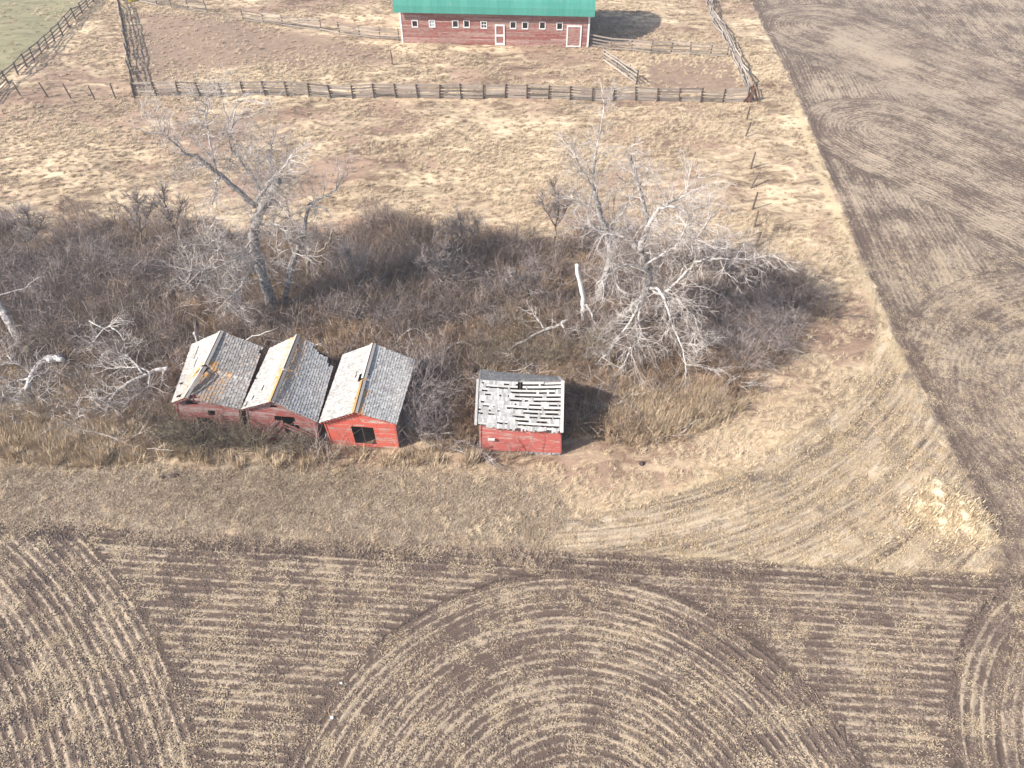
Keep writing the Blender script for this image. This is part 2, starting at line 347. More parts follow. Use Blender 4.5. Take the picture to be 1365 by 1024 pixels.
# row patterns
wv = (T.noise(p, .7, 3) - .5) * 1.5
brk = T.noise(T.comb(ru * 1.2, rt * .35, 7.7), 1.0, 4, .65)
rn = T.noise(T.comb(ru * 1.7, rt * .05, .3), 1.0, 3, .6)
rf = T.noise(T.comb(ru * 5.0, rt * .25, 3.3), 1.0, 4, .7)
sine = T.math('POWER', T.math('SINE', ru * 15.0 + wv) * .5 + .5, 1.7)
sine2 = T.math('SINE', ru * 17.0 + wv * 1.5)
brk0 = T.noise(T.comb(ru * 1.2, rt * .35, 5.7), 1.0, 4, .65)
# stubble (undisturbed) : pale straw with fine drill rows
rb = T.noise(T.comb(ru * .75, rt * .03, 9.1), 1.0, 3, .6)
stf = clampn(T, (rb - .5) * 2.2 + sine2 * .10 + (rf - .5) * 1.9 + (rn - .5) * 1.9 + (fine - .5) * 1.5 + (low - .5) * .8 + .52)
stc = T.mix(stf, (.115, .083, .063), (.56, .455, .335))
stc = T.mix(T.step(exd + (fine - .5) * 1.2 + (brk0 - .5) * 1.2, .35, .8) * .75, stc, (.12, .088, .068))
stc = T.mix(exs * .75, stc, T.mix(fine, (.40, .30, .17), (.66, .54, .36)))
dk = T.step(rn + (T.noise(p, .5, 4) - .5) * .9 + (fine - .5) * .4, .53, .64) * .75
stc = T.mix(dk, stc, (.12, .088, .068))
c = T.mix(T.step(exs * (1.0 - soil) * (1.0 - stb), .2, .8) * .8, c, T.mix(fine, (.42, .31, .17), (.70, .57, .38)))
c = T.mix(T.step(stb + (mid - .5) * .4, .3, .7), c, stc)
# tilled soil with straw on the ridges
soc = T.mix(clampn(T, (vfine - .5) * 1.3 + (fine - .5) + .5), (.056, .037, .029), (.175, .127, .10))
straw = T.mix(vfine, (.30, .225, .16), (.56, .455, .335))
grain = T.noise(p, 6.5, 5, .85); grain2 = T.noise(T.comb(ru * 6.0, rt * 2.2, 1.7), 1.0, 5, .8); clump = T.noise(p, 2.2, 4, .7)
sf = (sine - .4) * (amp * .56 - .18) + (rn - .5) * (amp * .8 + .1) + (rf - .5) * (amp * .35 + .15) + (brk - .5) * .8 + (grain - .5) * 1.5 + (grain2 - .5) * 1.3 + (clump - .5) * .7 + (low - .5) * 1.1 + .475 - amp * .04 - rk * .30 + exs * .22 - exd * .10 + (1.0 - amp) * .13
c = T.mix(T.step(soil + (mid - .5) * .7 + (fine - .5) * .5, .3, .7), c, T.mix(T.step(sf, T.math('ADD', amp * .30, .08), T.math('SUBTRACT', .96, amp * .28)) * (amp * .06 + .76), soc, straw))
c = T.mix(T.step(pil + (fine - .5) * .6, .35, .65), c, T.mix(clampn(T, (vfine - .5) + (lay - .5) * 1.4 + .55), (.50, .39, .23), (.88, .78, .56)))
T.color(c)
T.bump(fine * .8 + vfine * .35 + lay * .6 + (sine * 1.1 + rf * .8) * soil * T.math('SUBTRACT', amp * 1.4, .4) + grain * soil * .4 - (fine * .5 + lay * .5) * soil, .75, .07)
me.materials.append(T.m)
link('ground', me, kind='structure')
def zone(P, D):
    """sample a gridded mask at points"""
    i = np.clip(np.searchsorted(ys, P[:, 1]), 0, ny - 1); j = np.clip(np.searchsorted(xs, P[:, 0]), 0, nx - 1)
    return D[i, j]

# ------------------------------------------------------------------ BUILDINGS
def lerp(a, b, t): return np.asarray(a, float) * (1 - t) + np.asarray(b, float) * t
def chain_at(ch, z):
    for a, b in zip(ch[:-1], ch[1:]):
        if z <= b[2] + 1e-9: return lerp(a, b, np.clip((z - a[2]) / max(1e-6, b[2] - a[2]), 0, 1))
    return np.array(ch[-1], float)
def boarded_wall(parent, L, Rr, n, mat, hole=None, outward=(0, -1, 0), thick=.03, maxlen=(1.6, 3.4), jit=.006, name='board', joined=False):
    """courses of lapped boards between a left and a right edge chain; hole(u, v) says what is missing"""
    L = [np.array(q, float) for q in L]; Rr = [np.array(q, float) for q in Rr]; out = np.array(outward, float)
    zt = max(L[-1][2], Rr[-1][2]); z0l, z0r = L[0][2], Rr[0][2]; J = MB()
    def pt(u, v):
        l = chain_at(L, z0l + (L[-1][2] - z0l) * v); r = chain_at(Rr, z0r + (Rr[-1][2] - z0r) * v); return lerp(l, r, u)
    NS = 60
    for i in range(n):
        v0, v1 = i / n, (i + 1) / n; ok = []
        for j in range(NS):
            ok.append(not (hole and hole((j + .5) / NS, (v0 + v1) / 2)))
        j = 0
        while j < NS:
            if not ok[j]: j += 1; continue
            e = j
            while e < NS and ok[e]: e += 1
            a, b = j / NS, e / NS
            wid = np.linalg.norm(pt(1, v0) - pt(0, v0)) + 1e-3
            s_ = a
            while s_ < b - 1e-6:
                q = min(b, s_ + uni(*maxlen) / wid)
                if b - q < .3 / wid: q = b
                g_ = .004 / wid
                o0 = out * (thick + uni(0, jit)); o1 = out * (thick * .25)
                dz = np.array([0, 0, -.015 + uni(-jit, jit)])
                P0, P1, P2, P3 = pt(s_ + g_, v0) + dz, pt(q - g_, v0) + dz, pt(q - g_, v1), pt(s_ + g_, v1)
                B_ = J if joined else MB()
                B_.hexa([P0 - out * .01, P1 - out * .01, P2 - out * .01, P3 - out * .01, P0 + o0, P1 + o0, P2 + o1, P3 + o1], uni(.2, .8))
                if not joined: B_.build(name, mat, parent)
                s_ = q
            j = e
    if joined: J.build(name, mat, parent, kind='stuff')
def shingle_slope(parent, PR0, PR1, PE0, PE1, n, mat, holes=(), lich=None, sw=(.09, .17), mids=None, miss=.01, tone=(.15, .85)):
    """PR0-PR1 ridge front to back, PE0-PE1 eave front to back"""
    PR0, PR1, PE0, PE1 = [np.array(q, float) for q in (PR0, PR1, PE0, PE1)]
    nrm = np.cross(PR1 - PR0, PE0 - PR0); nrm /= np.linalg.norm(nrm)
    if nrm[2] < 0: nrm = -nrm
    def P(s, t):
        r = lerp(PR0, PR1, s)
        if mids is not None: r = r + np.array(mids(s))
        e = lerp(PE0, PE1, s); q = lerp(r, e, t)
        return q + np.array([0, 0, -.10 * math.sin(math.pi * t) * math.sin(math.pi * s)])
    Ln = np.linalg.norm(PR1 - PR0); J = MB(); D = MB()
    for i in range(n):
        t0, t1 = i / n, (i + 1) / n; s = -uni(0, .02); wob = uni(-.004, .004)
        while s < 1:
            q = s + uni(*sw) / Ln; a, b = max(0, s + .003), min(1, q); c = ((a + b) / 2, (t0 + t1) / 2)
            s = q
            if b - a < .004 or random.random() < miss: continue
            if any(((c[0] - h[0]) / h[2]) ** 2 + ((c[1] - h[1]) / h[3]) ** 2 < 1 + uni(-.35, .35) for h in holes): continue
            up = uni(.022, .042); jt = t1 + wob + uni(-.006, .006)
            A0, A1, B0, B1 = P(a, max(0, t0 - .015)), P(b, max(0, t0 - .015)), P(a, jt), P(b, jt)
            k = len(J.V); J.V += [A0 + nrm * .008, A1 + nrm * .008, B1 + nrm * up, B0 + nrm * up, B1 + nrm * .002, B0 + nrm * .002]
            J.F += [(k, k + 1, k + 2, k + 3), (k + 3, k + 2, k + 4, k + 5), (k, k + 3, k + 5), (k + 1, k + 4, k + 2)]
            J.T += [uni(*tone)] * 4; lv = lich(*c) if lich else 0; J.L += [lv * uni(.3, 1.3)] * 4
    J.build('shingles', mat, parent, kind='stuff')
    # spaced sheathing under the shingles
    for i in range(n):
        t0, t1 = (i + .1) / n, (i + .86) / n; s = 0.0
        while s < .999:
            q = min(1, s + .05)
            if not any(((s + .025 - h[0]) / h[2]) ** 2 + ((t0 - h[1]) / h[3]) ** 2 < .8 for h in holes):
                a, b, c_, d_ = P(s, t0), P(q, t0), P(q, t1), P(s, t1)
                D.hexa([a - nrm * .03, b - nrm * .03, c_ - nrm * .03, d_ - nrm * .03, a - nrm * .004, b - nrm * .004, c_ - nrm * .004, d_ - nrm * .004])
            s = q
    D.build('sheathing', M['dark_wood'], parent, kind='stuff')
    return P
def plank(parent, a, b, w, h, mat, name='plank', up=(0, 0, 1), label=None):
    m_ = MB(); m_.beam(a, b, w, h, up, uni(.2, .8)); return m_.build(name, mat, parent, label=label)

def granary(label, px, Yf, Yb, wallmat, hole, holesL, holesR, lich, mid=None, opening=None, broken=()):
    rf, lf, ef, rb, lb, eb, bl, br = px
    RF, RB = at(*rf, Yf[0]), at(*rb, Yb[0]); LF, LB = at(*lf, Yf[1]), at(*lb, Yb[1]); EF, EB = at(*ef, Yf[2]), at(*eb, Yb[2])
    base = (gg(*bl) + gg(*br)) / 2
    root = thing('granary', label, 'granary', (0, 0, 0), 'leaning grain sheds in a row')
    dr = (RB - RF) / np.linalg.norm(RB - RF)
    shingle_slope(root, RF, RB, LF, LB, 15, M['shingle'], holesL, lich, mids=mid, miss=.002, tone=(.2, .72))  # lighter tones than the right slope: sunlit side put into the shingle colour
    PR_ = shingle_slope(root, RF, RB, EF, EB, 17, M['shingle'], holesR, lich, mids=mid, miss=.002, tone=(.05, .6))
    # ridge boards, in two lengths each side
    for s0, s1 in ((0, .46), (.49, 1)):
        for sgn, E_ in ((-1, LF - RF), (1, EF - RF)):
            d = E_ / np.linalg.norm(E_)
            a, b = PR_(s0, 0), PR_(s1, 0)
            nn = np.cross(b - a, d); nn /= np.linalg.norm(nn); nn = nn if nn[2] > 0 else -nn
            plank(root, a + d * .085 + nn * .062, b + d * .085 + nn * .062, .15, .022, M['grey_wood'] if sgn > 0 else M['orange_wood'] if s0 == 0 and lich(.1, .05) > .5 else M['pale_wood'], 'ridge_board', nn)
    # wall corners
    lo = lambda E_, R_, back, inn: E_ + dr * back + (R_ - E_) * inn + np.array([0, 0, -.14])
    z = -.15
    BL, BR = g(*bl, z + .1), g(*br, z + .1); BL[2] = BR[2] = z
    TL, TR = lo(LF, RF, .28, .09), lo(EF, RF, .28, .09); PK = RF + dr * .28 - np.array([0, 0, .12])
    BL[1] = BL[1] * .5 + TL[1] * .5; BR[1] = BR[1] * .5 + TR[1] * .5
    boarded_wall(root, [BL, TL, PK], [BR, TR, PK], 17, wallmat, hole, (0, -1, 0))
    # back and side walls
    TLb, TRb = lo(LB, RB, -.25, .09), lo(EB, RB, -.25, .09); PKb = RB - dr * .25 - np.array([0, 0, .12])
    sh = (TLb - TL); BLb, BRb = BL + sh, BR + (TRb - TR); BLb[2] = BRb[2] = z
    boarded_wall(root, [BLb, TLb, PKb], [BRb, TRb, PKb], 12, M['red_faded'], None, (0, 1, 0), name='back_wall', joined=True)
    boarded_wall(root, [BLb, TLb], [BL, TL], 9, M['red_faded'], None, (-1, 0, 0), name='side_wall', joined=True)
    boarded_wall(root, [BR, TR], [BRb, TRb], 9, M['red_faded'], None, (1, 0, 0), name='side_wall', joined=True)
    # corner boards and sheathing ends under the verge, painted red
    for a, b in ((BL, TL), (BR, TR)):
        plank(root, a + [0, -.045, 0], b + [0, -.045, 0], .09, .03, wallmat, 'corner_board', (0, 1, 0))
    for i in range(11):
        f = .04 + i * .088; q = lerp(LF, RF, f) - np.array([0, 0, .1]); plank(root, q + dr * .0, q + dr * .34, .10, .05, wallmat, 'sheathing_end')
    for i in range(11):
        f = .04 + i * .088; q = lerp(EF, RF, f) - np.array([0, 0, .1]); plank(root, q + dr * .0, q + dr * .34, .10, .05, wallmat, 'sheathing_end')
    # rafters
    for k in range(1, 6):
        s = k / 6; r = PR_(s, 0) - [0, 0, .2]
        for E0, E1 in ((LF, LB), (EF, EB)): plank(root, r, lerp(E0, E1, s) - [0, 0, .1], .05, .1, M['dark_wood'], 'rafter')
    return root, (BL, BR, TL, TR, PK, dr)
lich1 = lambda s, t: (1.2 if (abs(s - .47) < .11 and t < .25) else 0) + (.5 if t < .6 and s < .5 else .15)
lich2 = lambda s, t: max(0, 1.2 - t * 3.2) * (1 if s > .35 else .5) + .08
lich3 = lambda s, t: (1.2 if t < .07 else 0) + (.9 if t < .16 and s < .35 else 0) + .05
def mid1(s): k = 1 if s < .46 else 0; return (-.35 * k * math.sin(min(1, s / .46) * math.pi * .5 + .3), 0, -.28 * k * (s / .46) - .12 * math.sin(math.pi * s))
def mid2(s): return (-.05 * math.sin(math.pi * s), 0, -.10 * math.sin(math.pi * s))
def holeG1(u, v): return (u - .30) ** 2 / .012 + (v - .80) ** 2 / .004 < 1 or ((u - .42) ** 2 / .05 + (v - .22) ** 2 / .06 < 1) or (.5 < u < .62 and .5 < v < .62) or (u < .12 and v < .4)
g1, c1_ = granary('left granary of the leaning row, its shingle roof kinked at a broken ridge',
    [(249, 530.5), (229, 537), (320, 546), (295, 441.6), (256, 459), (351, 463), (240, 580), (323, 584)], (28.3, 28.5, 28.3), (33.9, 33.9, 33.6), M['red_faded'], holeG1,
    [(.47, .08, .05, .16), (.62, .55, .09, .03), (.3, .8, .03, .12), (.2, .2, .02, .05), (.8, .7, .12, .03), (.08, .6, .03, .2)], [(.455, .04, .04, .07), (.03, .12, .04, .08), (.9, .95, .05, .03)], lich1, mid1)
def holeG2(u, v): return (.44 < u < .62 and .80 < v < .88) or (.52 < u < .78 and v < .60 - (u - .52) * .7 and v > .08 + (.78 - u) * .5) or (.40 < u < .7 and .52 < v < .62) or (.62 < u < .98 and v < .22) 
g2, c2_ = granary('middle granary of the leaning row, pale left roof slope and torn open faded red gable',
    [(361.5, 535.5), (321.7, 546), (423, 563), (397, 446.6), (360, 464), (448, 475), (335, 586), (427, 592)], (27.9, 28.1, 27.6), (33.6, 33.7, 33.2), M['red_faded'], holeG2,
    [(.52, .04, .02, .05), (.15, .75, .03, .05), (.28, .55, .06, .03), (.06, .9, .04, .06)], [(.52, .03, .025, .05), (.97, .75, .06, .30), (.92, .93, .12, .10)], lich2, mid2)
def holeG3(u, v): return .37 < u < .69 and .10 < v < .56
g3, c3_ = granary('right granary of the leaning row, bright red gable with a black square window opening',
    [(473, 550), (425, 564), (529, 566), (498, 458), (457, 473), (554, 480), (443, 592), (532, 598)], (27.4, 27.6, 27.2), (33.2, 33.3, 32.9), M['red_bright'], holeG3,
    [(.52, .10, .07, .10), (.80, .05, .04, .05), (.22, .06, .04, .05), (.60, .3, .05, .012), (.55, .45, .04, .012)], [(.55, .03, .035, .06), (.36, .03, .02, .05)], lich3, mid2)
# window frame of the third granary, broken wall slabs of the second
BL, BR, TL, TR, PK, dr = c3_
wq = lambda u, v: lerp(lerp(BL, BR, u), lerp(TL, TR, u), v * (PK[2] - BL[2]) / (TL[2] - BL[2])) + np.array([0, .03, 0])
plank(g3, wq(.52, .09), wq(.52, .57), .05, .05, M['dark_wood'], 'mullion', (0, 1, 0))
for v in (.09, .57): plank(g3, wq(.36, v), wq(.70, v), .07, .05, M['dark_wood'], 'window_frame', (0, 1, 0))
BL, BR, TL, TR, PK, dr = c2_
for (u0, v0, u1, v1) in ((.05, .05, .45, .75), (.14, .0, .50, .62), (.24, .0, .53, .45), (.55, .75, .95, .35), (.5, .68, .9, .25), (.6, .62, .98, .2)):
    q0, q1 = lerp(lerp(BL, BR, u0), lerp(TL, TR, u0), v0), lerp(lerp(BL, BR, u1), lerp(TL, TR, u1), v1)
    plank(g2, q0 + [0, -.22, 0], q1 + [0, -.07, 0], .17, .03, M['red_faded'], 'loose_board', (0, 1, .2))
# rusty patches: pieces of fallen tin cap beside the first roof's break
# ---- slatted-roof shed
sh = thing('shed', 'small red shed with a gappy grey slat roof, standing alone right of the granaries', 'shed')
Yw = 27.25
sBL, sBR = at(640, 596, Yw + .1), at(747, 607, Yw - .15); sTL, sTR = at(640, 567, Yw + .1), at(747, 576.5, Yw - .15)
sBL[2] = sBR[2] = .12
W0 = sTR - sTL; dep = np.array([.12, 4.0, 0])
boarded_wall(sh, [sBL, sTL], [sBR, sTR], 15, M['red_shed'], None, (0, -1, 0), maxlen=(2.0, 5.0))
boarded_wall(sh, [sBL + dep * .985, sTL + dep], [sBL, sTL], 12, M['red_faded'], None, (-1, 0, 0), name='side_wall', joined=True)
boarded_wall(sh, [sBR, sTR], [sBR + dep * .985, sTR + dep], 12, M['red_faded'], None, (1, 0, 0), name='side_wall', joined=True)
boarded_wall(sh, [sBR + dep, sTR + dep], [sBL + dep, sTL + dep], 12, M['dark_wood'], None, (0, 1, 0), name='back_wall', joined=True)  # dark timber puts the interior shade, seen through roof gaps, into the colour
RL, RRt = at(638, 506, Yw + 2.35), at(749.5, 508, Yw + 2.15)
EL, ER = at(635, 567, Yw - .25), at(748, 577, Yw - .45)
def mirror(E_, R_): return np.array([E_[0] + (R_[0] - E_[0]) * 2 * .2, 2 * R_[1] - E_[1] - .45, E_[2] - .15])
EL2, ER2 = mirror(EL, RL), mirror(ER, RRt)
nr = np.cross(W0, RL - EL); nr /= np.linalg.norm(nr); nr = nr if nr[2] > 0 else -nr
def RP(s, t, o=0.0):   # front slope, s left->right, t ridge->eave
    q = lerp(lerp(RL, RRt, s), lerp(EL, ER, s), t); return q + nr * o - np.array([0, 0, .13 * math.sin(math.pi * s) * (1 - t * .5)])
def RPb(s, t, o=0.0):
    q = lerp(lerp(RL, RRt, s), lerp(EL2, ER2, s), t); return q + np.array([0, -nr[1], nr[2]]) * o - np.array([0, 0, .13 * math.sin(math.pi * s) * (1 - t * .5)])
for s in np.linspace(.02, .98, 7):
    plank(sh, RP(s, 0, -.09), RP(s, 1, -.09), .05, .12, M['dark_wood'], 'rafter', nr); plank(sh, RPb(s, 0, -.09), RPb(s, 1, -.09), .05, .12, M['dark_wood'], 'rafter', nr)
NB = 12
def curved_board(PF, t0, t1, s0=0.0, s1=1.0, o=0.0, mat='pale_wood', th=.022, name='roof_board'):
    m_ = MB(); ss = np.linspace(s0, s1, 5)
    for a, b in zip(ss[:-1], ss[1:]):
        m_.hexa([PF(a, t0, o - th), PF(b, t0, o - th), PF(b, t1, o - th), PF(a, t1, o - th), PF(a, t0, o), PF(b, t0, o), PF(b, t1, o), PF(a, t1, o)], uni(.3, .8))
    return m_.build(name, M[mat], sh)
for i in range(NB):
    t0 = (i + .04) / NB; t1 = (i + .57) / NB
    if i == 1: curved_board(RP, t0, t1, 0, .47); curved_board(RP, t0, t1, .53, 1)
    elif i == 0: curved_board(RP, t0, t1, 0, .47); curved_board(RP, t0, t1, .53, .78); curved_board(RP, t0 + .012, t1 + .012, .79, 1)
    else: curved_board(RP, t0 + uni(-.004, .004), t1, 0, 1)
    curved_board(RPb, t0, t1, 0, 1, mat='grey_wood', name='rear_roof_board')
# remains of shingles bridging the gaps
J = MB()
for PF, front in ((RP, 1), (RPb, 0)):
    for i in range(NB):
        s = .012
        keep = True
        while s < .985:
            w_ = uni(.014, .034); 
            run = .74 if s < .30 else (.75 if .36 < s < .42 else .42)
            if s < .15 and i in (3, 6, 8): run = .5
            if i in (1, 3, 4) and .38 < s < .52: run = .08
            if i in (7, 8, 6) and .38 < s < .95: run = .38
            if i in (1, 10, 8) and .62 < s < .95: run = .12
            if i == 11: run = .75 if s < .9 else .4
            if not front: run = .9
            if random.random() > .55: keep = random.random() < run
            if i <= 1 and .46 < s < .54: keep = False
            if keep:
                j0, j1 = (i + uni(-.12, .05)) / NB, (i + 1 + uni(.0, .12)) / NB
                if i == 11: j1 = 1 + uni(-.02, .03)
                a, b = s, min(.985, s + w_); up = uni(.014, .04)
                J.hexa([PF(a, max(0, j0), .001), PF(b, max(0, j0), .001), PF(b, j1, .004), PF(a, j1, .004), PF(a, max(0, j0), .008), PF(b, max(0, j0), .008), PF(b, j1, up), PF(a, j1, up)], uni(.4, 1) if front else uni(0, .4))
            s += w_ + .001
J.build('shingles', M['shingle'], sh, kind='stuff')
ms = np.array([W0[0], W0[1], W0[2]]) / np.linalg.norm(W0)
plank(sh, RL - ms * .05 + nr * .05, EL - ms * .05 + nr * .05, .14, .03, M['pale_wood'], 'bargeboard', nr)
plank(sh, RRt + ms * .03 + nr * .05, ER + ms * .03 + nr * .05, .17, .03, M['pale_wood'], 'bargeboard', nr)
plank(sh, RRt + ms * .03 + nr * .03 , ER2 + ms * .03 + nr * .03, .15, .03, M['pale_wood'], 'bargeboard', nr)
for a, b in ((0, .2), (.22, .42), (.45, .7), (.72, .98)):
    plank(sh, lerp(sTL, sTR, a) + [0, -.06, uni(.03, .1)], lerp(sTL, sTR, b) + [0, -.1, uni(.02, .08)], .03, .11, M['grey_wood'], 'eave_board', (0, -.5, 1))
for q, b in ((sBL, sTL), (sBR, sTR)): plank(sh, q + [0, -.05, 0], b + [0, -.05, 0], .1, .03, M['red_shed'], 'corner_board', (0, 1, 0))
# gable triangles, dark timber to paint in the shade of the interior
for E0, E1, r in ((sTL, sTL + dep, RL), (sTR, sTR + dep, RRt)):
    boarded_wall(sh, [E0, r - [0, 0, .15]], [E1, r - [0, 0, .15]], 8, M['dark_wood'], None, ((-1 if r is RL else 1), 0, 0), name='gable_wall', joined=True)
pl_ = MB(); q = at(655, 585, Yw - .02); pl_.box(q[0] - .2, q[0] + .2, q[1] - .10, q[1] - .02, q[2] - .09, q[2] + .07); pl_.build('wall_plate', M['white_trim'], sh)
for i in range(9):     # stone footing under the right half
    q = lerp(sBL, sBR, .50 + i * .056); m_ = MB(); w_ = uni(.2, .26)
    m_.hexa([q + np.array(v) * [1, 1, 1] + rng.normal(0, .015, 3) for v in ((0, -.08, -.3), (w_, -.08, -.3), (w_, .2, -.3), (0, .2, -.3), (0, -.05, -.02), (w_, -.05, -.02), (w_, .2, -.02), (0, .2, -.02))])
    m_.build('footing_stone', M['stone'], sh)

# ---- barn
bn = thing('barn', 'long weathered red barn with teal metal roof and small white-framed windows', 'barn')
fL, fR = g(537, 57), g(783, 63); fd = (fR - fL); BLn = np.linalg.norm(fd); fd /= BLn
byaw = math.atan2(fd[1], fd[0]); bn.location = tuple(fL); bn.rotation_euler = (0, 0, byaw)
BHE, BD, BPK = 4.05, 10.0, 8.6
def bpx(px, py):    # pixel -> local (x, z) on the barn front
    d = ray(px, py); o = np.array([0, 0, CH]) - fL; n = np.array([-fd[1], fd[0], 0]); t = -(o @ n) / (d @ n); q = o + d * t
    return q @ fd, q[2]
wins = [(553, 31.5, 0), (576, 31.5, 2), (607, 32, 0), (622, 32, 0), (645, 33, 1), (684, 33.5, 0), (700, 34, 0), (723, 34, 0), (746, 35, 0)]
wr = []
for (a, b, kd) in wins:
    x_, z_ = bpx(a, b); wr.append((x_ - .3, x_ + .3, z_ - .34, z_ + .34, kd))
dx0, dz1 = bpx(661.5, 34.5); dx1, _ = bpx(671, 34); d1 = (dx0, dx1, .05, dz1)
ex0, ez1 = bpx(757.5, 35.5); ex1, _ = bpx(774, 35.5); d2 = (ex0, ex1, .05, ez1)
def holeB(u, v):
    x_, z_ = u * BLn, v * BHE
    return any(a < x_ < b and c_ < z_ < d_ for a, b, c_, d_, _ in wr) or (d1[0] < x_ < d1[1] and z_ < d1[3])
# boards (each length a part), cut precisely around windows
NC = 22
for i in range(NC):
    z0, z1 = i * BHE / NC, (i + 1) * BHE / NC; cuts = [(0.0, BLn)]
    for a, b, c_, d_, *_ in wr + [d1]:
        if c_ < (z0 + z1) / 2 < d_:
            nc = []
            for s0, s1 in cuts:
                if a > s0 and b < s1: nc += [(s0, a), (b, s1)]
                else: nc.append((s0, s1))
            cuts = nc
    for s0, s1 in cuts:
        x_ = s0
        while x_ < s1 - .01:
            q = min(s1, x_ + uni(2.4, 4.9)); q = s1 if s1 - q < .5 else q
            m_ = MB(); o = uni(0, .012)
            m_.hexa([(x_ + .006, .02, z0 - .02), (q - .006, .02, z0 - .02), (q - .006, .02, z1), (x_ + .006, .02, z1), (x_ + .006, -.035 - o, z0 - .02), (q - .006, -.035 - o, z0 - .02), (q - .006, -.008, z1), (x_ + .006, -.008, z1)], uni(.2, .8))
            m_.build('board', M['barn_red'], bn); x_ = q
for (a, b, c_, d_, kd) in wr:
    w_ = MB(); f = .1
    w_.box(a - f, a, -.08, .03, c_ - f, d_ + f); w_.box(b, b + f, -.08, .03, c_ - f, d_ + f); w_.box(a, b, -.075, .03, d_, d_ + f); w_.box(a, b, -.09, .03, c_ - f, c_)
    wo = w_.build('window', M['white_trim'], bn)
    if kd:
        m_ = MB(); m_.box(a + .001, b - .001, .0, .012, c_ + .001, d_ - .001); m_.build('pane', M['pale_glass' if kd == 2 else 'glass'], wo)
        m_ = MB(); x_ = (a + b) / 2; z_ = (c_ + d_) / 2; m_.box(x_ - .03, x_ + .03, -.03, -.002, c_, d_); m_.build('muntin', M['white_trim'], wo)
        m_ = MB(); m_.box(a, b, -.034, -.003, z_ - .03, z_ + .03); m_.build('muntin', M['white_trim'], wo)
    else:
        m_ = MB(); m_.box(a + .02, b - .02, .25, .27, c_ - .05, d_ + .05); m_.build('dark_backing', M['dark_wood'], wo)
for (a, b, c_, d_), nm, lb in ((d1, 'door', 'narrow red door with white cross rail'), (d2, 'barn_door', 'wide boarded door in a white frame')):
    m_ = MB(); m_.box(a + .01, b - .01, -.055, .0, c_, d_ - .01) if nm == 'door' else m_.box(a, b, -.09, -.04, c_, d_)
    dd = m_.build(nm, M['barn_red'], bn, label=lb)
    fr = MB(); f = .16
    fr.box(a - f, a, -.12, .0, 0, d_ + f); fr.box(b, b + f, -.12, .0, 0, d_ + f); fr.box(a, b, -.125, .0, d_, d_ + f); fr.box(a, b, -.115, -.02 if nm == 'door' else -.088, c_ - .02, c_ + .22 if nm == 'door' else c_ + .12)
    if nm == 'door': fr.box(a, b, -.113, -.058, c_ + 1.0, c_ + 1.22)
    fr.build('door_frame', M['white_trim'], dd)
for x_ in (0, BLn): m_ = MB(); m_.box(x_ - .1, x_ + .1, -.07, .12, 0, BHE); m_.build('corner_board', M['white_trim'], bn)
prof = []
for i in range(13):      # bowed roof profile: front half, eave to ridge
    a = i / 12; y_ = -.75 + (BD / 2 + .75) * (1 - math.cos(a * math.pi / 2)) ** .82; z_ = BHE - .25 + (BPK - BHE + .25) * math.sin(a * math.pi / 2) ** .92; prof.append((y_, z_))
NP = 27; pw = (BLn + 1.2) / NP
for i in range(NP):
    for side in (0, 1):
        m_ = MB(); x0 = -.6 + i * pw
        for (y0, z0), (y1, z1) in zip(prof[:-1], prof[1:]):
            if side: y0, y1 = BD - y0, BD - y1
            m_.hexa([(x0 + .01, y0, z0 - .03), (x0 + pw - .01, y0, z0 - .03), (x0 + pw - .01, y1, z1 - .03), (x0 + .01, y1, z1 - .03), (x0 + .01, y0, z0), (x0 + pw - .01, y0, z0), (x0 + pw - .01, y1, z1), (x0 + .01, y1, z1)])
            m_.hexa([(x0 - .02, y0, z0 - .02), (x0 + .02, y0, z0 - .02), (x0 + .02, y1, z1 - .02), (x0 - .02, y1, z1 - .02), (x0 - .02, y0, z0 + .035), (x0 + .02, y0, z0 + .035), (x0 + .02, y1, z1 + .035), (x0 - .02, y1, z1 + .035)])
        m_.build('roof_panel', M['teal'], bn)
m_ = MB(); m_.box(-.62, BLn + .62, BD / 2 - .25, BD / 2 + .25, BPK - .03, BPK + .06); m_.build('ridge_cap', M['teal'], bn)
for i in range(34):      # rafter ends under the eave
    x_ = .3 + i * (BLn - .6) / 33; m_ = MB(); m_.hexa([(x_ - .03, -.6, BHE - .34), (x_ + .03, -.6, BHE - .34), (x_ + .03, .02, BHE - .12), (x_ - .03, .02, BHE - .12), (x_ - .03, -.6, BHE - .24), (x_ + .03, -.6, BHE - .24), (x_ + .03, .02, BHE - .0), (x_ - .03, .02, BHE - .0)], .6)
    m_.build('rafter_end', M['white_trim' if i % 2 else 'barn_red'], bn)
for x_, sg in ((0, -1), (BLn, 1)):
    arch = [np.array([x_, 0.02, 0])] + [np.array([x_, max(.02, a), b - .12]) for a, b in prof if a > -.2]
    arch = [arch[0], np.array([x_, .02, BHE - .1])] + [q for q in arch[1:] if q[2] > BHE]
    arb = [np.array([q[0], BD - q[1], q[2]]) for q in arch]
    boarded_wall(bn, arch, arb, 30, M['barn_red'], None, (sg, 0, 0), name='gable_wall', joined=True)
m_ = MB(); m_.box(0, BLn, BD - .05, BD, 0, BHE); m_.build('rear_wall', M['barn_red'], bn)

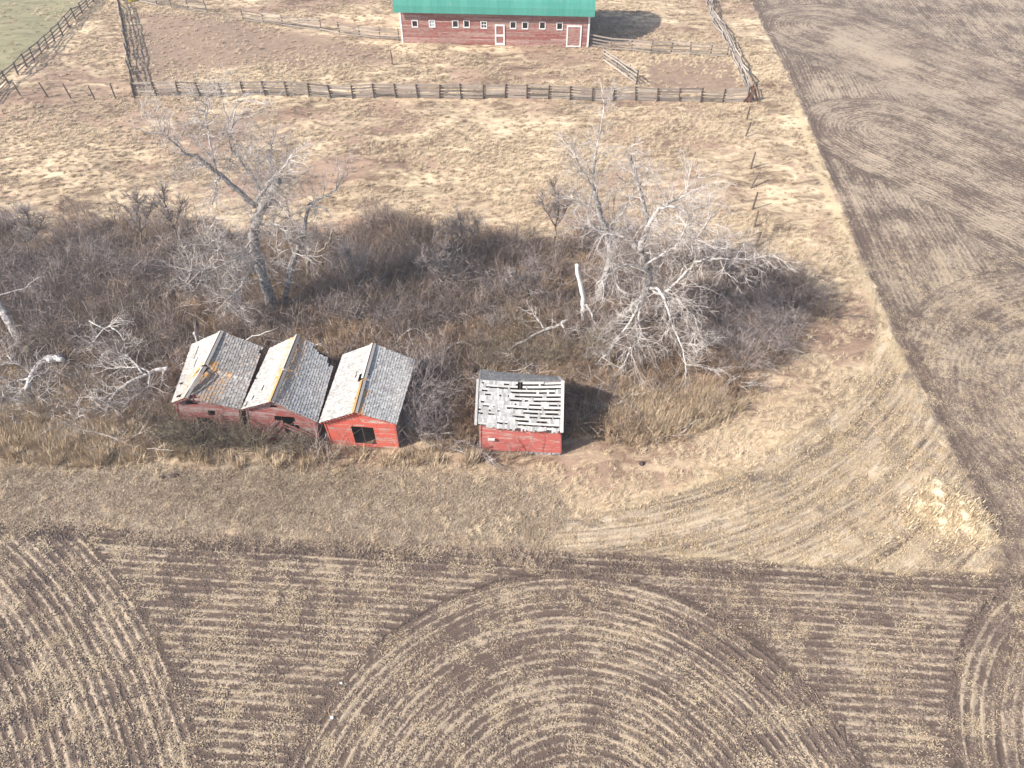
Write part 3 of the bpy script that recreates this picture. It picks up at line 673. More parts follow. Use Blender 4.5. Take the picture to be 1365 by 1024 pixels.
# ------------------------------------------------------------------ FENCES
def fence(name, label, cat, pts, nr, h, group=None, mat='fence_wood', rail=.15, skip=(), low=(), lean=0.0, every=None, side=-1, sag=.05, dbl=()):
    """pts: post feet (px); rails nailed to the near side of the posts"""
    P = [gg(*q) for q in pts]
    if every:
        Q = []; 
        for a, b in zip(P[:-1], P[1:]):
            n = max(1, round(np.linalg.norm(b - a) / every)); Q += [lerp(a, b, i / n) for i in range(n)]
        P = Q + [P[-1]]
    P = [np.array([q[0], q[1], float(hgt(q[0], q[1]))]) for q in P]
    root = thing(name, label, cat, tuple(P[0]), group); O = P[0]; P = [q - O for q in P]
    tops = []
    for i, q in enumerate(P):
        tp = q + np.array([uni(-.17, .17) + lean, uni(-.13, .13), h + uni(.02, .2)]); tops.append(tp)
        m_ = MB(); r = uni(.075, .10); m_.tube([q - [0, 0, .3], (q + tp) / 2 + [uni(-.01, .01), 0, 0], tp], [r * 1.05, r, r * .92], 7, uni(.2, .8)); m_.build('post', M['fence_post'], root)
    for i in range(len(P) - 1):
        if i in skip: continue
        a, b = P[i], P[i + 1]; d = b - a; n = np.array([d[1], -d[0], 0]) / (np.linalg.norm(d) + 1e-6) * -side; d = d / np.linalg.norm(d)
        for k in range(nr if i not in low else 1):
            if random.random() < .03: continue
            drop = uni(-.45, -.2) if random.random() < .04 else 0
            z = h * (k + .55) / nr; off = n * (.085 + uni(0, .015))
            o1, o2 = uni(-sag, sag) * 1.4, uni(-sag, sag) * 1.4 + drop
            la, lb = tops[i] - P[i], tops[i + 1] - P[i + 1]
            A_ = a + la * (z + o1) / h + off - d * .08; B_ = b + lb * (z + o2) / h + off + d * .08
            m_ = MB(); mdl = (A_ + B_) / 2 + [0, 0, uni(-.03, .01)]; w_ = rail * uni(.85, 1.15)
            m_.beam(A_, mdl, .028, w_, tone=uni(.1, .9)); m_.beam(mdl, B_, .028, w_, tone=m_.T[0]); m_.build('rail', M[mat], root)
    return root
mp = [(180, 128)] + [(180 + i * 29.0, 128 + 3 * min(1, i / 14) + (i > 14) * (i - 14) * .42) for i in range(1, 28)] + [(996, 137.5)]
mf = fence('board_fence', 'long weathered grey board fence crossing the pasture in front of the barn', 'fence', mp, 5, 1.45, 'grey board fences of the corral', rail=.19, sag=.03, side=1)
fence('board_fence', 'pale rail fence running diagonally beside green grass at the top left corner', 'fence', [(-18, 142), (0, 124), (37, 92), (73, 55), (110, 18), (140, -10)], 4, 1.4, 'grey board fences of the corral', every=2.5, side=1)
fence('board_fence', 'fence running away from the left corral corner with a net-like shadow beside it', 'fence', [(181, 126), (176, 100), (170, 60), (163, 20), (158, -8)], 5, 1.6, 'grey board fences of the corral', every=2.4, side=1, mat='grey_wood')
fence('board_fence', 'short rail fence by the yellow drum at the top edge', 'fence', [(188, 3), (210, 8), (230, 12), (252, 15), (277, 18)], 3, 1.35, 'grey board fences of the corral')
fence('board_fence', 'rail fence with one lowered rail running up to the left end of the barn', 'fence', [(325, 27), (351, 30), (377, 34), (401, 37), (428, 41), (453, 46), (480, 49), (506, 52), (532, 55)], 4, 1.35, 'grey board fences of the corral', low=(4,))
fence('board_fence', 'dark rail fence from the right end of the barn to the lane', 'fence', [(786, 61), (815, 66), (842, 68), (867, 72), (894, 72), (920, 74), (947, 74), (969, 75)], 4, 1.5, 'grey board fences of the corral')
fence('board_fence', 'short slanting piece of fence inside the small corral pen', 'fence', [(806, 82), (823, 94), (837, 104), (848, 113)], 4, 1.5, 'grey board fences of the corral', mat='grey_wood')
fence('board_fence', 'curving pale rail fence along the right side of the corral beside the field', 'fence', [(938, -14), (943, 5), (951, 32), (969, 60), (984, 93), (997, 126), (1000, 138)], 5, 1.5, 'grey board fences of the corral', mat='grey_wood', every=2.3, sag=.1)
# corner bracing posts
cb = thing('corner_brace', 'dark reddish brace posts at the right-hand corner of the long board fence', 'brace', tuple(gg(1000, 138)))
for a, b in (((0, 0, -.2), (-.1, .1, 1.9)), ((.9, .1, -.2), (.15, .1, 1.5)), ((.5, .8, -.1), (-.2, .2, 1.7)), ((-.7, .2, 0), (.2, .1, 1.4))):
    m_ = MB(); m_.tube([a, b], [.11, .09], 7); m_.build('brace_post', M['rust'], cb)
def wire_fence(label, feet, tops_px, hts, group=None):
    P = [gg(*q) for q in feet]; root = thing('wire_fence', label, 'wire fence', tuple(P[0]), group); O = P[0]; tp = []
    for q, tdx, h in zip(P, tops_px, hts):
        q = q - O; t_ = q + np.array([tdx[0], tdx[1], h]); tp.append((q, t_)); m_ = MB(); m_.tube([q - [0, 0, .2], t_], [.09, .07], 6, uni(.2, .8)); m_.build('post', M['fence_post'], root)
    m_ = MB()
    for (a, at_), (b, bt) in zip(tp[:-1], tp[1:]):
        for f in (.45, .8):
            m_.tube([lerp(a, at_, f), (lerp(a, at_, f) + lerp(b, bt, f)) / 2 - [0, 0, .12], lerp(b, bt, f)], [.008] * 3, 3)
    m_.build('wire', M['wire'], root)
wire_fence('five thin leaning posts with sagging wire left of the long board fence', [(28.5, 129), (65, 131), (95, 131), (126, 131), (154, 131), (180, 131)], [(-.25, .1), (-.35, .1), (-.3, .1), (-.2, .1), (-.05, .1), (0, 0)], [1.5, 1.6, 1.6, 1.5, 1.6, .9])
wire_fence('broken line of tilted old posts below the board fence corner', [(995, 161), (993, 184), (1000, 226), (1000, 251), (1003, 279), (1005, 304), (1006, 331)], [(.1, .2), (.55, .9), (.15, .2), (.8, .9), (.1, .1), (.1, .3), (.4, .6)], [1.5, 1.2, 1.6, 1.2, 1.6, 1.4, 1.2])
q = gg(523, 86); m_ = MB(); m_.tube([(0, 0, -.2), (0.02, 0, .8), (-.03, 0, 1.7)], [.07, .065, .06], 7)
o = m_.build('lone_post', M['rust'], None, label='single rusty brown post standing in the corral left of the barn', cat='post'); o.location = tuple(q)
# yellow drum at the top edge
yd = thing('drum', 'yellow drum by the short fence at the top edge of the picture', 'drum', tuple(g(176, 2)))
m_ = MB(); m_.tube([(0, 0, 0), (0, 0, .05), (0, 0, .45), (0, 0, .55), (0, 0, .95), (0, 0, 1.0)], [.40, .42, .42, .44, .42, .40], 18); m_.build('drum_body', M['yellow'], yd)
m_ = MB(); m_.tube([(0, 0, 1.0), (0, 0, 1.03)], [.36, .36], 18); m_.build('drum_lid', M['yellow'], yd)

# ------------------------------------------------------------------ TREES
def rdir():
    v = rng.normal(size=3); return v / np.linalg.norm(v)
def twig(mb, p, d, L, r, lvl, up=.15, curl=.35, kids=(5, 5, 4), ns=(4, 3, 3), seg=4):
    pts = [np.array(p)]; dd = np.array(d)
    for i in range(seg):
        dd = dd + rdir() * curl + np.array([0, 0, up]); dd /= np.linalg.norm(dd); q = pts[-1] + dd * L / seg
        if q[2] < .1: q[2] = .1; dd[2] = abs(dd[2])
        pts.append(q)
    mb.tube(pts, np.linspace(r, r * .35, seg + 1), ns[0], uni(.2, .9), cap=False)
    if lvl > 0:
        for _ in range(kids[0]):
            i = random.randint(1, seg - 1); f = random.random(); q = lerp(pts[i], pts[i + 1], f)
            e = (pts[i + 1] - pts[i]); e /= np.linalg.norm(e); e = e + rdir() * .95; e /= np.linalg.norm(e)
            twig(mb, q, e, L * uni(.35, .6), max(.0065, r * .5), lvl - 1, up, curl, kids[1:] + (3,), ns[1:] + (3,), max(2, seg - 1))
def limb_pts(px, Y0, Y1, n=4):
    k = len(px); P = [at(p[0], p[1], Y0 + (Y1 - Y0) * i / (k - 1)) for i, p in enumerate(px)]
    out = []
    for i in range(k - 1):       # Catmull-Rom
        p0, p1, p2, p3 = P[max(0, i - 1)], P[i], P[i + 1], P[min(k - 1, i + 2)]
        for j in range(n):
            t = j / n; out.append(.5 * ((2 * p1) + (-p0 + p2) * t + (2 * p0 - 5 * p1 + 4 * p2 - p3) * t * t + (-p0 + 3 * p1 - 3 * p2 + p3) * t ** 3))
    out.append(P[-1]); out = np.array(out); out[1:-1] += rng.normal(0, .035, out[1:-1].shape); return out
def tree(name, label, base_px, stems, bark_m, twig_m, group=None, twN=18, twL=(1.2, 2.4), up=.12, cat='tree', lvl=2, kids=(5, 5, 4)):
    """stems: (role, px polyline, dY0, dY1, r0, r1, twig factor)"""
    b = gg(*base_px); Yb = b[1]; root = thing(name, label, cat, tuple(b), group); cr = MB()
    for role, px, y0, y1, r0, r1, tf in stems:
        P = limb_pts(px, Yb + y0, Yb + y1)
        if role == 'trunk': P[0] = [P[0][0], P[0][1], -.1]
        P = P - b; n = len(P); rad = 1.0 * np.linspace(r0, r1, n) * (1 + rng.normal(0, .05, n))
        if role == 'trunk': rad[0] *= 1.35; rad[1] *= 1.1
        m_ = MB(); m_.tube(P, np.maximum(rad, .02), 9 if r0 > .15 else 6)
        m_.build('trunk' if role == 'trunk' else 'branch', M[bark_m if r0 > .17 or role == 'trunk' else 'bark_pale' if bark_m != 'bark_brown' else bark_m], root, smooth=True)
        L = np.linalg.norm(np.diff(P, axis=0), axis=1).sum(); N = int(1.6 * twN * tf * L / 3)
        for _ in range(N):
            i = random.randint(int(n * (.45 if role == 'trunk' else .12)), n - 2); q = lerp(P[i], P[i + 1], random.random()); e = P[i + 1] - P[i]; e /= np.linalg.norm(e)
            e = e * .6 + rdir(); e /= np.linalg.norm(e)
            twig(cr, q, e, uni(*twL), uni(.014, .034), lvl, up, .32, kids)
    o = cr.build('crown', M[twig_m], root)
    return root
tree('dead_tree', 'tall bare grey tree with a thick trunk behind the leftmost granaries', (364, 415), [
    ('trunk', [(364, 415), (351, 366), (339, 326), (339, 303), (346, 283), (361, 256), (371, 241)], 0, -.8, .40, .24, .5),
    ('branch', [(341, 275), (323, 259), (293, 233), (266, 211), (246, 203), (217, 176)], -.4, -1.5, .20, .05, .8),
    ('branch', [(340, 271), (359, 243), (379, 223), (389, 206)], -.4, -1.4, .11, .05, 1.1),
    ('branch', [(348, 262), (341, 243), (329, 226), (314, 203)], -.4, .5, .13, .05, 1),
    ('branch', [(288, 228), (280, 190), (276, 160), (276, 128)], -1, -1.2, .08, .025, 1),
    ('branch', [(293, 236), (288, 245), (285, 257), (283, 273)], -.9, -1.6, .09, .04, .6),
    ('branch', [(314, 206), (306, 190), (311, 160), (316, 130)], .5, .2, .07, .02, 1),
    ('branch', [(338, 312), (325, 333), (300, 338), (273, 316)], -.3, -2.4, .09, .03, 1.3),
    ('branch', [(341, 330), (318, 345), (280, 359), (250, 362)], -.3, -2.8, .09, .03, 1.5),
    ('branch', [(345, 340), (330, 365), (318, 385), (300, 402)], -.3, -3.2, .08, .03, 1.7),
    ('branch', [(342, 300), (372, 300), (385, 322), (392, 338)], -.3, -2.0, .08, .03, 1.2),
    ('branch', [(350, 280), (362, 250), (361, 215), (360, 190)], -.2, .8, .08, .025, 1.1),
    ], 'bark', 'twig_pale', twN=13, twL=(1.1, 2.5), up=.03)
tree('dead_tree', 'slender leaning tree with a pale bent top, close right of the tall left tree', (378, 409), [
    ('trunk', [(378, 409), (381, 390), (392, 347), (399, 325), (406, 299), (412, 273)], 0, -.5, .22, .10, .5),
    ('branch', [(412, 273), (428, 264), (446, 253), (459, 233)], -.5, -.3, .09, .03, .9),
    ('branch', [(412, 274), (426, 276), (437, 281)], -.5, -1.0, .08, .04, .3),
    ('branch', [(399, 325), (390, 300), (385, 285), (380, 262)], -.4, .3, .05, .02, .9),
    ], 'bark', 'twig_pale', twN=9, twL=(.9, 1.9))
tree('dead_tree', 'short crooked snag with a white elbow branch near the slender leaning tree', (409, 372), [
    ('trunk', [(409, 372), (411, 350), (412, 332)], 0, -.1, .16, .10, .2),
    ('branch', [(412, 332), (426, 336), (439, 322), (443, 308), (450, 318), (457, 329)], -.1, -.6, .09, .03, .5),
    ('branch', [(409, 366), (420, 366), (430, 361)], 0, -.3, .1, .07, .1)], 'bark_brown', 'twig_grey', twN=7, twL=(.6, 1.4))
tree('dead_tree', 'largest bleached tree, its trunk leaning right from behind the slatted shed', (808, 442), [
    ('trunk', [(808, 443), (832, 419), (855, 400), (865, 380), (861, 349), (851, 329)], 0, -1.2, .36, .21, .25),
    ('branch', [(851, 331), (858, 318), (863, 302), (859, 275), (851, 247), (844, 220), (838, 200)], -1.1, .6, .22, .06, .8),
    ('branch', [(861, 308), (870, 290), (879, 278), (902, 275), (920, 288), (933, 298), (957, 282)], -.9, -2.2, .15, .04, 1),
    ('branch', [(880, 278), (898, 268), (910, 263), (933, 251)], -1.1, -.4, .09, .03, 1.1),
    ('branch', [(866, 384), (880, 392), (898, 380), (915, 362), (926, 349), (930, 317), (949, 286)], -1.3, -3.0, .13, .04, 1),
    ('branch', [(926, 349), (945, 346), (965, 345), (995, 346), (1027, 341)], -2.7, -3.4, .09, .02, 1.3),
    ('branch', [(868, 384), (883, 390), (894, 427), (910, 466), (916, 497)], -1.4, -5.6, .11, .03, .8),
    ('branch', [(850, 405), (847, 415), (828, 446), (804, 478)], -1.0, -4.2, .10, .03, 1),
    ('branch', [(856, 402), (851, 427), (853, 450), (840, 466), (828, 493)], -1.0, -5.0, .08, .03, 1.1),
    ('branch', [(880, 391), (902, 400), (915, 412), (932, 428)], -1.6, -3.6, .09, .03, 1.2),
    ('branch', [(852, 332), (838, 318), (815, 312), (786, 306)], -1.1, -1.6, .10, .03, 1.2),
    ('branch', [(862, 352), (885, 338), (905, 322), (915, 300)], -1.2, -2.6, .09, .03, 1.3),
    ('branch', [(862, 360), (835, 352), (815, 362), (795, 378)], -1.2, -2.6, .08, .03, 1.3),
    ], 'bark', 'twig_pale', twN=11, twL=(1.1, 2.6), up=.0)
tree('dead_tree', 'tall narrow tree with a whip-like top beside the largest bleached tree', (797, 400), [
    ('trunk', [(797, 401), (802, 382), (808, 364), (814, 341), (808, 310), (799, 284), (793, 258)], 0, 0, .26, .19, .35),
    ('branch', [(793, 258), (791, 239), (793, 215), (797, 190), (804, 155), (805, 134)], 0, .6, .11, .03, .7),
    ('branch', [(793, 255), (780, 232), (768, 210), (765, 190)], 0, -.8, .08, .03, 1.1),
    ('branch', [(806, 305), (825, 290), (842, 262), (846, 240)], 0, .6, .07, .03, 1.0),
    ('branch', [(800, 290), (785, 275), (770, 270), (758, 262)], 0, -.6, .06, .02, 1.2)], 'bark', 'twig_pale', twN=11, twL=(.9, 2.0))
tree('dead_tree', 'barkless white broken snag standing behind the slatted shed', (777, 438), [
    ('trunk', [(777, 438), (778, 415), (777, 396), (772, 372), (769, 353)], 0, 0, .20, .13, 0),
    ('branch', [(778, 404), (786, 412), (790, 425), (797, 437)], 0, -1, .10, .05, .3)], 'white_wood', 'twig_pale', twN=6, twL=(.5, 1))
small = [('thin dark young tree at the left side of the bleached tree group', (739, 336), [(739, 336), (741, 302), (744, 274), (738, 247)], .09),
         ('thin forked tree between the left edge and the tall left tree', (243, 340), [(243, 340), (232, 305), (222, 278), (216, 250)], .08),
         ('spindly tree left of the thin forked tree, at the thicket edge', (192, 342), [(192, 342), (188, 310), (184, 280), (182, 262)], .07),
         ('lone sapling against pale grass behind the gap between granaries and shed', (622, 345), [(622, 345), (620, 322), (616, 305), (612, 292)], .05),
         ('small bush-like tree standing over the right end of the thicket', (975, 400), [(975, 400), (968, 375), (970, 350), (962, 330)], .08),
         ('grey sapling at the far left edge of the thicket', (40, 352), [(40, 352), (36, 325), (40, 300), (34, 282)], .07),
         ('bare sapling rising behind the middle granary', (470, 400), [(470, 400), (466, 375), (470, 352), (462, 335)], .06),
         ('grey many-twigged young tree right of the dark hollow in the thicket', (585, 400), [(585, 400), (588, 375), (584, 350), (590, 330)], .08),
         ('bent young tree in the thicket just left of the white snag', (700, 420), [(700, 420), (705, 395), (700, 370), (708, 350)], .08)]
for lb, b_, px, r in small:
    e = px[-2]; tree('young_tree', lb, b_, [('trunk', px, 0, 0, r, r * .4, 1.6), ('branch', [px[1], ((px[1][0] + e[0]) / 2 + 12, e[1] + 8), (e[0] + 20, e[1] - 12)], 0, .4, r * .6, .02, 1.5),
        ('branch', [px[1], (px[1][0] - 14, e[1] + 6), (e[0] - 22, e[1] - 8)], 0, -.4, r * .6, .02, 1.5)], 'bark_brown', 'twig_grey', 'young bare trees in the thicket', twN=11, twL=(.4, 1.1), up=.2)
# fallen wood
def fallen(label, base, limbs, tn=10, mat='bark_pale', tm='twig_pale', name='fallen_tree', cat='fallen tree', twL=(.7, 1.6), twr=(.012, .03)):
    b = gg(*base); root = thing(name, label, cat, tuple(b)); cr = MB(); any_ = False
    for k, (px, z0, z1, r0, r1, tf) in enumerate(limbs):
        P = []
        n = len(px)
        for i, q in enumerate(px): P.append(g(q[0], q[1], z0 + (z1 - z0) * i / (n - 1) + .05))
        P = np.array(P); Q = []
        for i in range(n - 1):
            for j in range(3): Q.append(lerp(P[i], P[i + 1], j / 3))
        Q.append(P[-1]); Q = np.array(Q); Q[1:-1] += rng.normal(0, .03, Q[1:-1].shape); Q -= b
        m_ = MB(); m_.tube(Q, np.linspace(r0, r1, len(Q)), 8 if r0 > .1 else 5); m_.build('log' if r0 > .12 else 'branch', M[mat], root, smooth=True)
        for _ in range(int(tn * tf)):
            i = random.randint(len(Q) // 4, len(Q) - 2); e = Q[i + 1] - Q[i]; e /= np.linalg.norm(e); e = e * .8 + rdir() * .9; e[2] = abs(e[2]) * .6; e /= np.linalg.norm(e)
            twig(cr, lerp(Q[i], Q[i + 1], random.random()), e, uni(*twL), uni(*twr), 1, -.06, .35, (4, 3)); any_ = True
    if any_: cr.build('crown', M[tm], root)
    return root
fallen('toppled dead tree at the left edge, its grey branches sprayed over tall reeds', (50, 486), [
    ([(80, 478), (66, 478), (54, 484), (43, 500), (35, 520)], .8, .7, .30, .13, .8), ([(40, 505), (24, 508), (10, 520), (-4, 550)], .8, .3, .09, .03, 2),
    ([(40, 508), (48, 530), (60, 548)], .7, .2, .08, .03, 1.5), ([(45, 498), (60, 500), (74, 512)], .8, .4, .07, .03, 1.3), ([(38, 512), (20, 530), (15, 560)], .8, .3, .07, .02, 2), ([(44, 500), (28, 488), (12, 482)], .8, 1.3, .06, .02, 1.5)], 17, twr=(.013, .032), twL=(.8, 1.9))
fallen('broken end of a white barkless log on the toppled tree at the left edge', (72, 480), [([(84, 480), (74, 478), (64, 481)], 1.05, 1.1, .17, .22, 0)], mat='white_wood', name='broken_log', cat='log')
fallen('bleached fallen tree with long branches reaching left from the first granary', (221, 492), [
    ([(224, 491), (210, 494), (198, 498), (178, 507), (157, 520), (148, 532), (140, 548)], 1.3, .5, .17, .05, 2), ([(200, 498), (199, 515), (187, 525), (170, 534)], 1.2, .5, .09, .04, 1.8),
    ([(205, 496), (185, 490), (160, 490), (140, 492)], 1.3, 1.2, .06, .02, 1.8), ([(190, 498), (178, 482), (160, 475), (154, 462)], 1.3, 1.6, .06, .02, 1.5), ([(218, 492), (216, 510), (210, 530)], 1.2, .5, .10, .04, 1.5),
    ([(160, 520), (130, 535), (104, 552), (95, 568)], .6, .3, .04, .02, 2.2)], 16, twr=(.013, .032), twL=(.8, 2.0))
fallen('arched dead branch with drooping twigs above the gap at the left', (140, 455), [([(119, 428), (138, 439), (155, 427)], 1.8, 2.1, .06, .04, 1), ([(146, 434), (162, 446), (167, 462), (170, 475)], 2.0, .8, .07, .03, 1.8), ([(138, 439), (125, 455), (120, 470)], 1.9, .6, .05, .02, 1)], 16, name='fallen_branch', cat='branch', twr=(.015, .035))
fallen('thick mossy log slanting down at the left edge of the thicket', (18, 441), [([(-14, 392), (5, 418), (18, 441), (34, 466)], 2.2, .4, .30, .27, 0), ([(-4, 395), (20, 388), (46, 381)], 2.2, 2.6, .08, .03, .6)], 6, mat='bark', name='fallen_log', cat='log')
fallen('dark upright stump beside the toppled tree at the left edge', (44, 482), [([(48, 484), (42, 474), (36, 464)], .1, 1.6, .28, .24, 0)], mat='bark_brown', name='tree_stump', cat='stump')
fallen('pale stub of a broken trunk leaning on the back corner of the first granary', (264, 468), [([(268, 466), (266, 455), (259, 444)], 1.2, 3.2, .2, .1, .5)], 4, mat='bark_pale', name='tree_stump', cat='stump')
fallen('long white stick lying in the brush behind the first two granaries', (330, 455), [([(314, 461), (336, 449), (364, 440)], 1.2, 1.6, .05, .03, .6)], 5, mat='white_wood', name='fallen_branch', cat='branch')
fallen('pale fallen limb lying in the brush behind the slatted shed', (740, 434), [([(757, 427), (740, 435), (726, 440), (699, 454), (676, 467)], 1.4, .5, .13, .05, 1.5), ([(748, 432), (755, 445), (764, 458)], 1.3, .3, .08, .03, 1.5), ([(726, 440), (716, 425), (708, 412)], 1.0, 1.6, .05, .02, 1.2)], 9, name='fallen_branch', cat='branch')
fallen('arching bleached branches in the brush left of the white snag', (640, 388), [([(616, 392), (632, 378), (652, 376), (668, 392)], 1.0, .7, .05, .02, 1.5), ([(625, 350), (610, 342), (570, 350)], 1.6, 1.2, .04, .02, 1.2)], 10, name='fallen_branch', cat='branch', mat='bark_pale')
fallen('heap of grey brushwood in front of the second granary', (380, 596), [([(360, 600), (380, 590), (405, 588)], .3, .5, .05, .03, 2), ([(372, 604), (390, 596), (412, 598)], .2, .4, .05, .03, 2)], 8, mat='bark', tm='twig_grey', name='brush_heap', cat='branches', twL=(.5, 1.1))
fallen('thin dead sticks scattered on the grass at the left corner of the slatted shed', (640, 606), [([(622, 590), (640, 604), (668, 622)], .3, .1, .04, .02, 1.5), ([(610, 600), (636, 608), (660, 612)], .2, .15, .03, .02, 1.5), ([(640, 596), (652, 612), (660, 626)], .3, .1, .03, .02, 1)], 8, mat='bark', tm='twig_grey', name='brush_heap', cat='branches', twL=(.5, 1.2))
fallen('scattered broken sticks on the ground below the fallen branches at the left', (150, 585), [([(120, 600), (150, 588), (170, 575)], .2, .3, .03, .02, 1.5), ([(150, 590), (170, 592), (185, 604)], .2, .1, .03, .02, 1)], 8, name='brush_heap', cat='branches', twL=(.4, .9))
# rocks
def rock(label, px, sx, sy, sz, mat, cat='rock'):
    m_ = MB(); n = 10; rings = 7; V = []
    for i in range(rings + 1):
        a = math.pi * i / rings
        for j in range(n): b = 2 * math.pi * j / n; V.append([sx * math.sin(a) * math.cos(b), sy * math.sin(a) * math.sin(b), sz * math.cos(a)])
    V = np.array(V); V *= 1 + .12 * np.sin(V[:, :1] * 9 / max(sx, .2) + V[:, 1:2] * 5) + rng.normal(0, .03, (len(V), 1))
    Fs = [(i * n + j, (i + 1) * n + j, (i + 1) * n + (j + 1) % n, i * n + (j + 1) % n) for i in range(rings) for j in range(n)]
    o = link('rock', mesh('rock', V, Fs, M[mat], smooth=False), label=label, cat=cat); q = gg(*px); o.location = (q[0], q[1], q[2] + sz * .35); return o
rock('round blue-grey boulder in the grass at the right edge of the thicket', (1001, 516), .36, .3, .36, 'blue_stone')
rock('small round dark rock on the pale grass right of the slatted shed', (855, 619), .17, .15, .16, 'dark_stone')
rock('dark rock lying in the short grass below the first granary', (232, 635), .28, .14, .13, 'dark_stone')
rock('smaller dark lump just left of the dark rock below the first granary', (216, 637), .22, .12, .09, 'dark_stone')
for lb, px, s in (('small white stone on the soil near the left edge of the big furrow circle', (443, 957), .09), ('small pale stone above the white stone in the furrow circle', (455, 911), .07)): rock(lb, px, s, s * .8, s * .7, 'white_trim', 'stone')
# planks in the shed's shadow
for i, (lb, px, yw) in enumerate((('orange board end lying in the shed shadow, upper one', (768, 563), .2), ('pale board lying in the shed shadow, left', (758, 571), .1), ('tan board lying in the shed shadow, lowest', (762, 577), -.1))):
    m_ = MB(); m_.box(-.22, .22, -.05, .05, 0, .04); o = m_.build('loose_plank', M['orange_wood'], None, label=lb, cat='board', group='boards lying in the shed shadow'); q = gg(*px); o.location = (q[0], q[1], q[2] + .06); o.rotation_euler = (0, .05, yw)

# ------------------------------------------------------------------ SHRUBS (each a thing)
def shrub_mesh(name, n, h, spread, mat, lvl=2, kids=(4, 4, 3)):
    m_ = MB()
    for i in range(n):
        a = uni(0, 2 * math.pi); r = uni(0, .25) * h * spread; d = np.array([math.cos(a) * spread * uni(.1, .9), math.sin(a) * spread * uni(.1, .9), 1.0]); d /= np.linalg.norm(d)
        twig(m_, (r * math.cos(a), r * math.sin(a), 0), d, h * uni(.6, 1.15), uni(.012, .024), lvl, .02, .22, kids, (3, 3, 3))
    me = mesh(name, m_.V, m_.F, mat, m_.T); return me
FV = [shrub_mesh('shrub', 50, 1.7, 1.0, M['bark_brown']) for _ in range(2)]
SV = [shrub_mesh('shrub', 26, 2.3, .8, M['twig_grey']) for _ in range(3)] + [shrub_mesh('shrub', 22, 2.0, 1.0, M['bark_brown']) for _ in range(2)]
groups = {
 'twiggy shrub crowding the right wall of the bright red granary': [(562, 512), (556, 535), (566, 560), (585, 540), (550, 572), (572, 590), (580, 500)],
 'dark brushy shrub growing against the faded red gables of the first two granaries': [(226, 586), (244, 592), (262, 590), (282, 594), (306, 594), (326, 592), (344, 598), (214, 566), (398, 602), (270, 600)],
 'dense purple-grey shrub in the right end of the thicket': [(940, 420), (965, 440), (990, 420), (1015, 440), (1000, 465), (960, 470), (1030, 470), (930, 460), (985, 490), (1020, 410), (1040, 440), (900, 420)],
 'bare grey shrub in the thicket at the far left of the photo': [(10, 380), (40, 395), (75, 375), (110, 385), (30, 360), (150, 370), (190, 380), (70, 400), (130, 400), (230, 370), (262, 385)],
 'bare grey shrub in the middle of the thicket behind the granaries': [(450, 400), (480, 370), (510, 390), (545, 420), (560, 375), (600, 395), (625, 370), (650, 400), (590, 430), (520, 440), (470, 430), (660, 440), (540, 350)],
 'grey-brown shrub close behind the slatted shed': [(630, 490), (655, 480), (690, 486), (720, 480), (745, 492), (780, 480), (812, 470), (700, 455)]}
cnt = 0
for lb, L in groups.items():
    for (a, b) in L:
        k = (cnt * 7) % 3 if 'brown' not in lb and 'dark' not in lb else 3 + cnt % 2
        o = link('shrub', FV[cnt % 2] if 'gables' in lb else SV[k], label=lb, cat='shrub', group=lb.replace('shrub', 'shrubs', 1)); q = gg(a, b); o.location = tuple(q)
        s = uni(.75, 1.15) * (1.0 if 'gables' in lb else 1.15 if 'crowding' in lb else 1); o.scale = (s * uni(.9, 1.1), s, s * uni(.8, 1.1)); o.rotation_euler = (0, 0, uni(0, 6.28)); cnt += 1

# ------------------------------------------------------------------ VEGETATION SCATTER (stuff)
SRC = {}
def src(name, V, Fs, T_, mat):
    me = mesh(name, V, Fs, mat, T_); return bpy.data.objects.new(name, me)
def tuft(n, h, w, spread, lay, mat, wid=.012, name='tuft'):
    V = []; Fs = []; T_ = []
    for i in range(n):
        a = uni(0, 6.28); r = abs(random.gauss(0, spread)); x, y = r * math.cos(a), r * math.sin(a); L = h * uni(.5, 1.1)
        dx, dy = random.gauss(lay, .35), random.gauss(0, .35); u = random.gauss(w, .15) + .05; d = np.array([dx, dy, max(.05, u)]); d /= np.linalg.norm(d)
        s = np.array([-d[1], d[0], 0]); s = s / (np.linalg.norm(s) + 1e-6) * wid * uni(.6, 1.4)
        p0 = np.array([x, y, 0.]); p1 = p0 + d * L * .55; d2 = d + np.array([lay * .35, 0, -.35 * (1.3 - w)]); p2 = p1 + d2 / np.linalg.norm(d2) * L * .45; p2[2] = max(p2[2], .01)
        k = len(V); V += [p0 - s, p0 + s, p1 + s * .8, p1 - s * .8, p2]; Fs += [(k, k + 1, k + 2, k + 3), (k + 3, k + 2, k + 4)]; T_ += [uni(0, 1)] * 2
    return src(name, V, Fs, T_, mat)
def weedsrc(n, h, mat, kids=3):
    m_ = MB()
    for i in range(n):
        a = uni(0, 6.28); r = uni(0, .35); d = rdir() * .35 + [0, 0, 1]; d /= np.linalg.norm(d); p0 = np.array([r * math.cos(a), r * math.sin(a), 0]); L = h * uni(.5, 1.1)
        p1 = p0 + d * L * .6; d = d + rdir() * .3; d /= np.linalg.norm(d); p2 = p1 + d * L * .4; m_.tube([p0, p1, p2], [.009, .007, .003], 3, uni(0, 1), cap=False)
        for _ in range(kids):
            q = lerp(p1, p2, uni(-.6, .8)); e = d + rdir() * .9; m_.tube([q, q + e * uni(.1, .25) * h], [.007, .003], 3, uni(0, 1), cap=False)
    return src('weed', m_.V, m_.F, m_.T, mat)
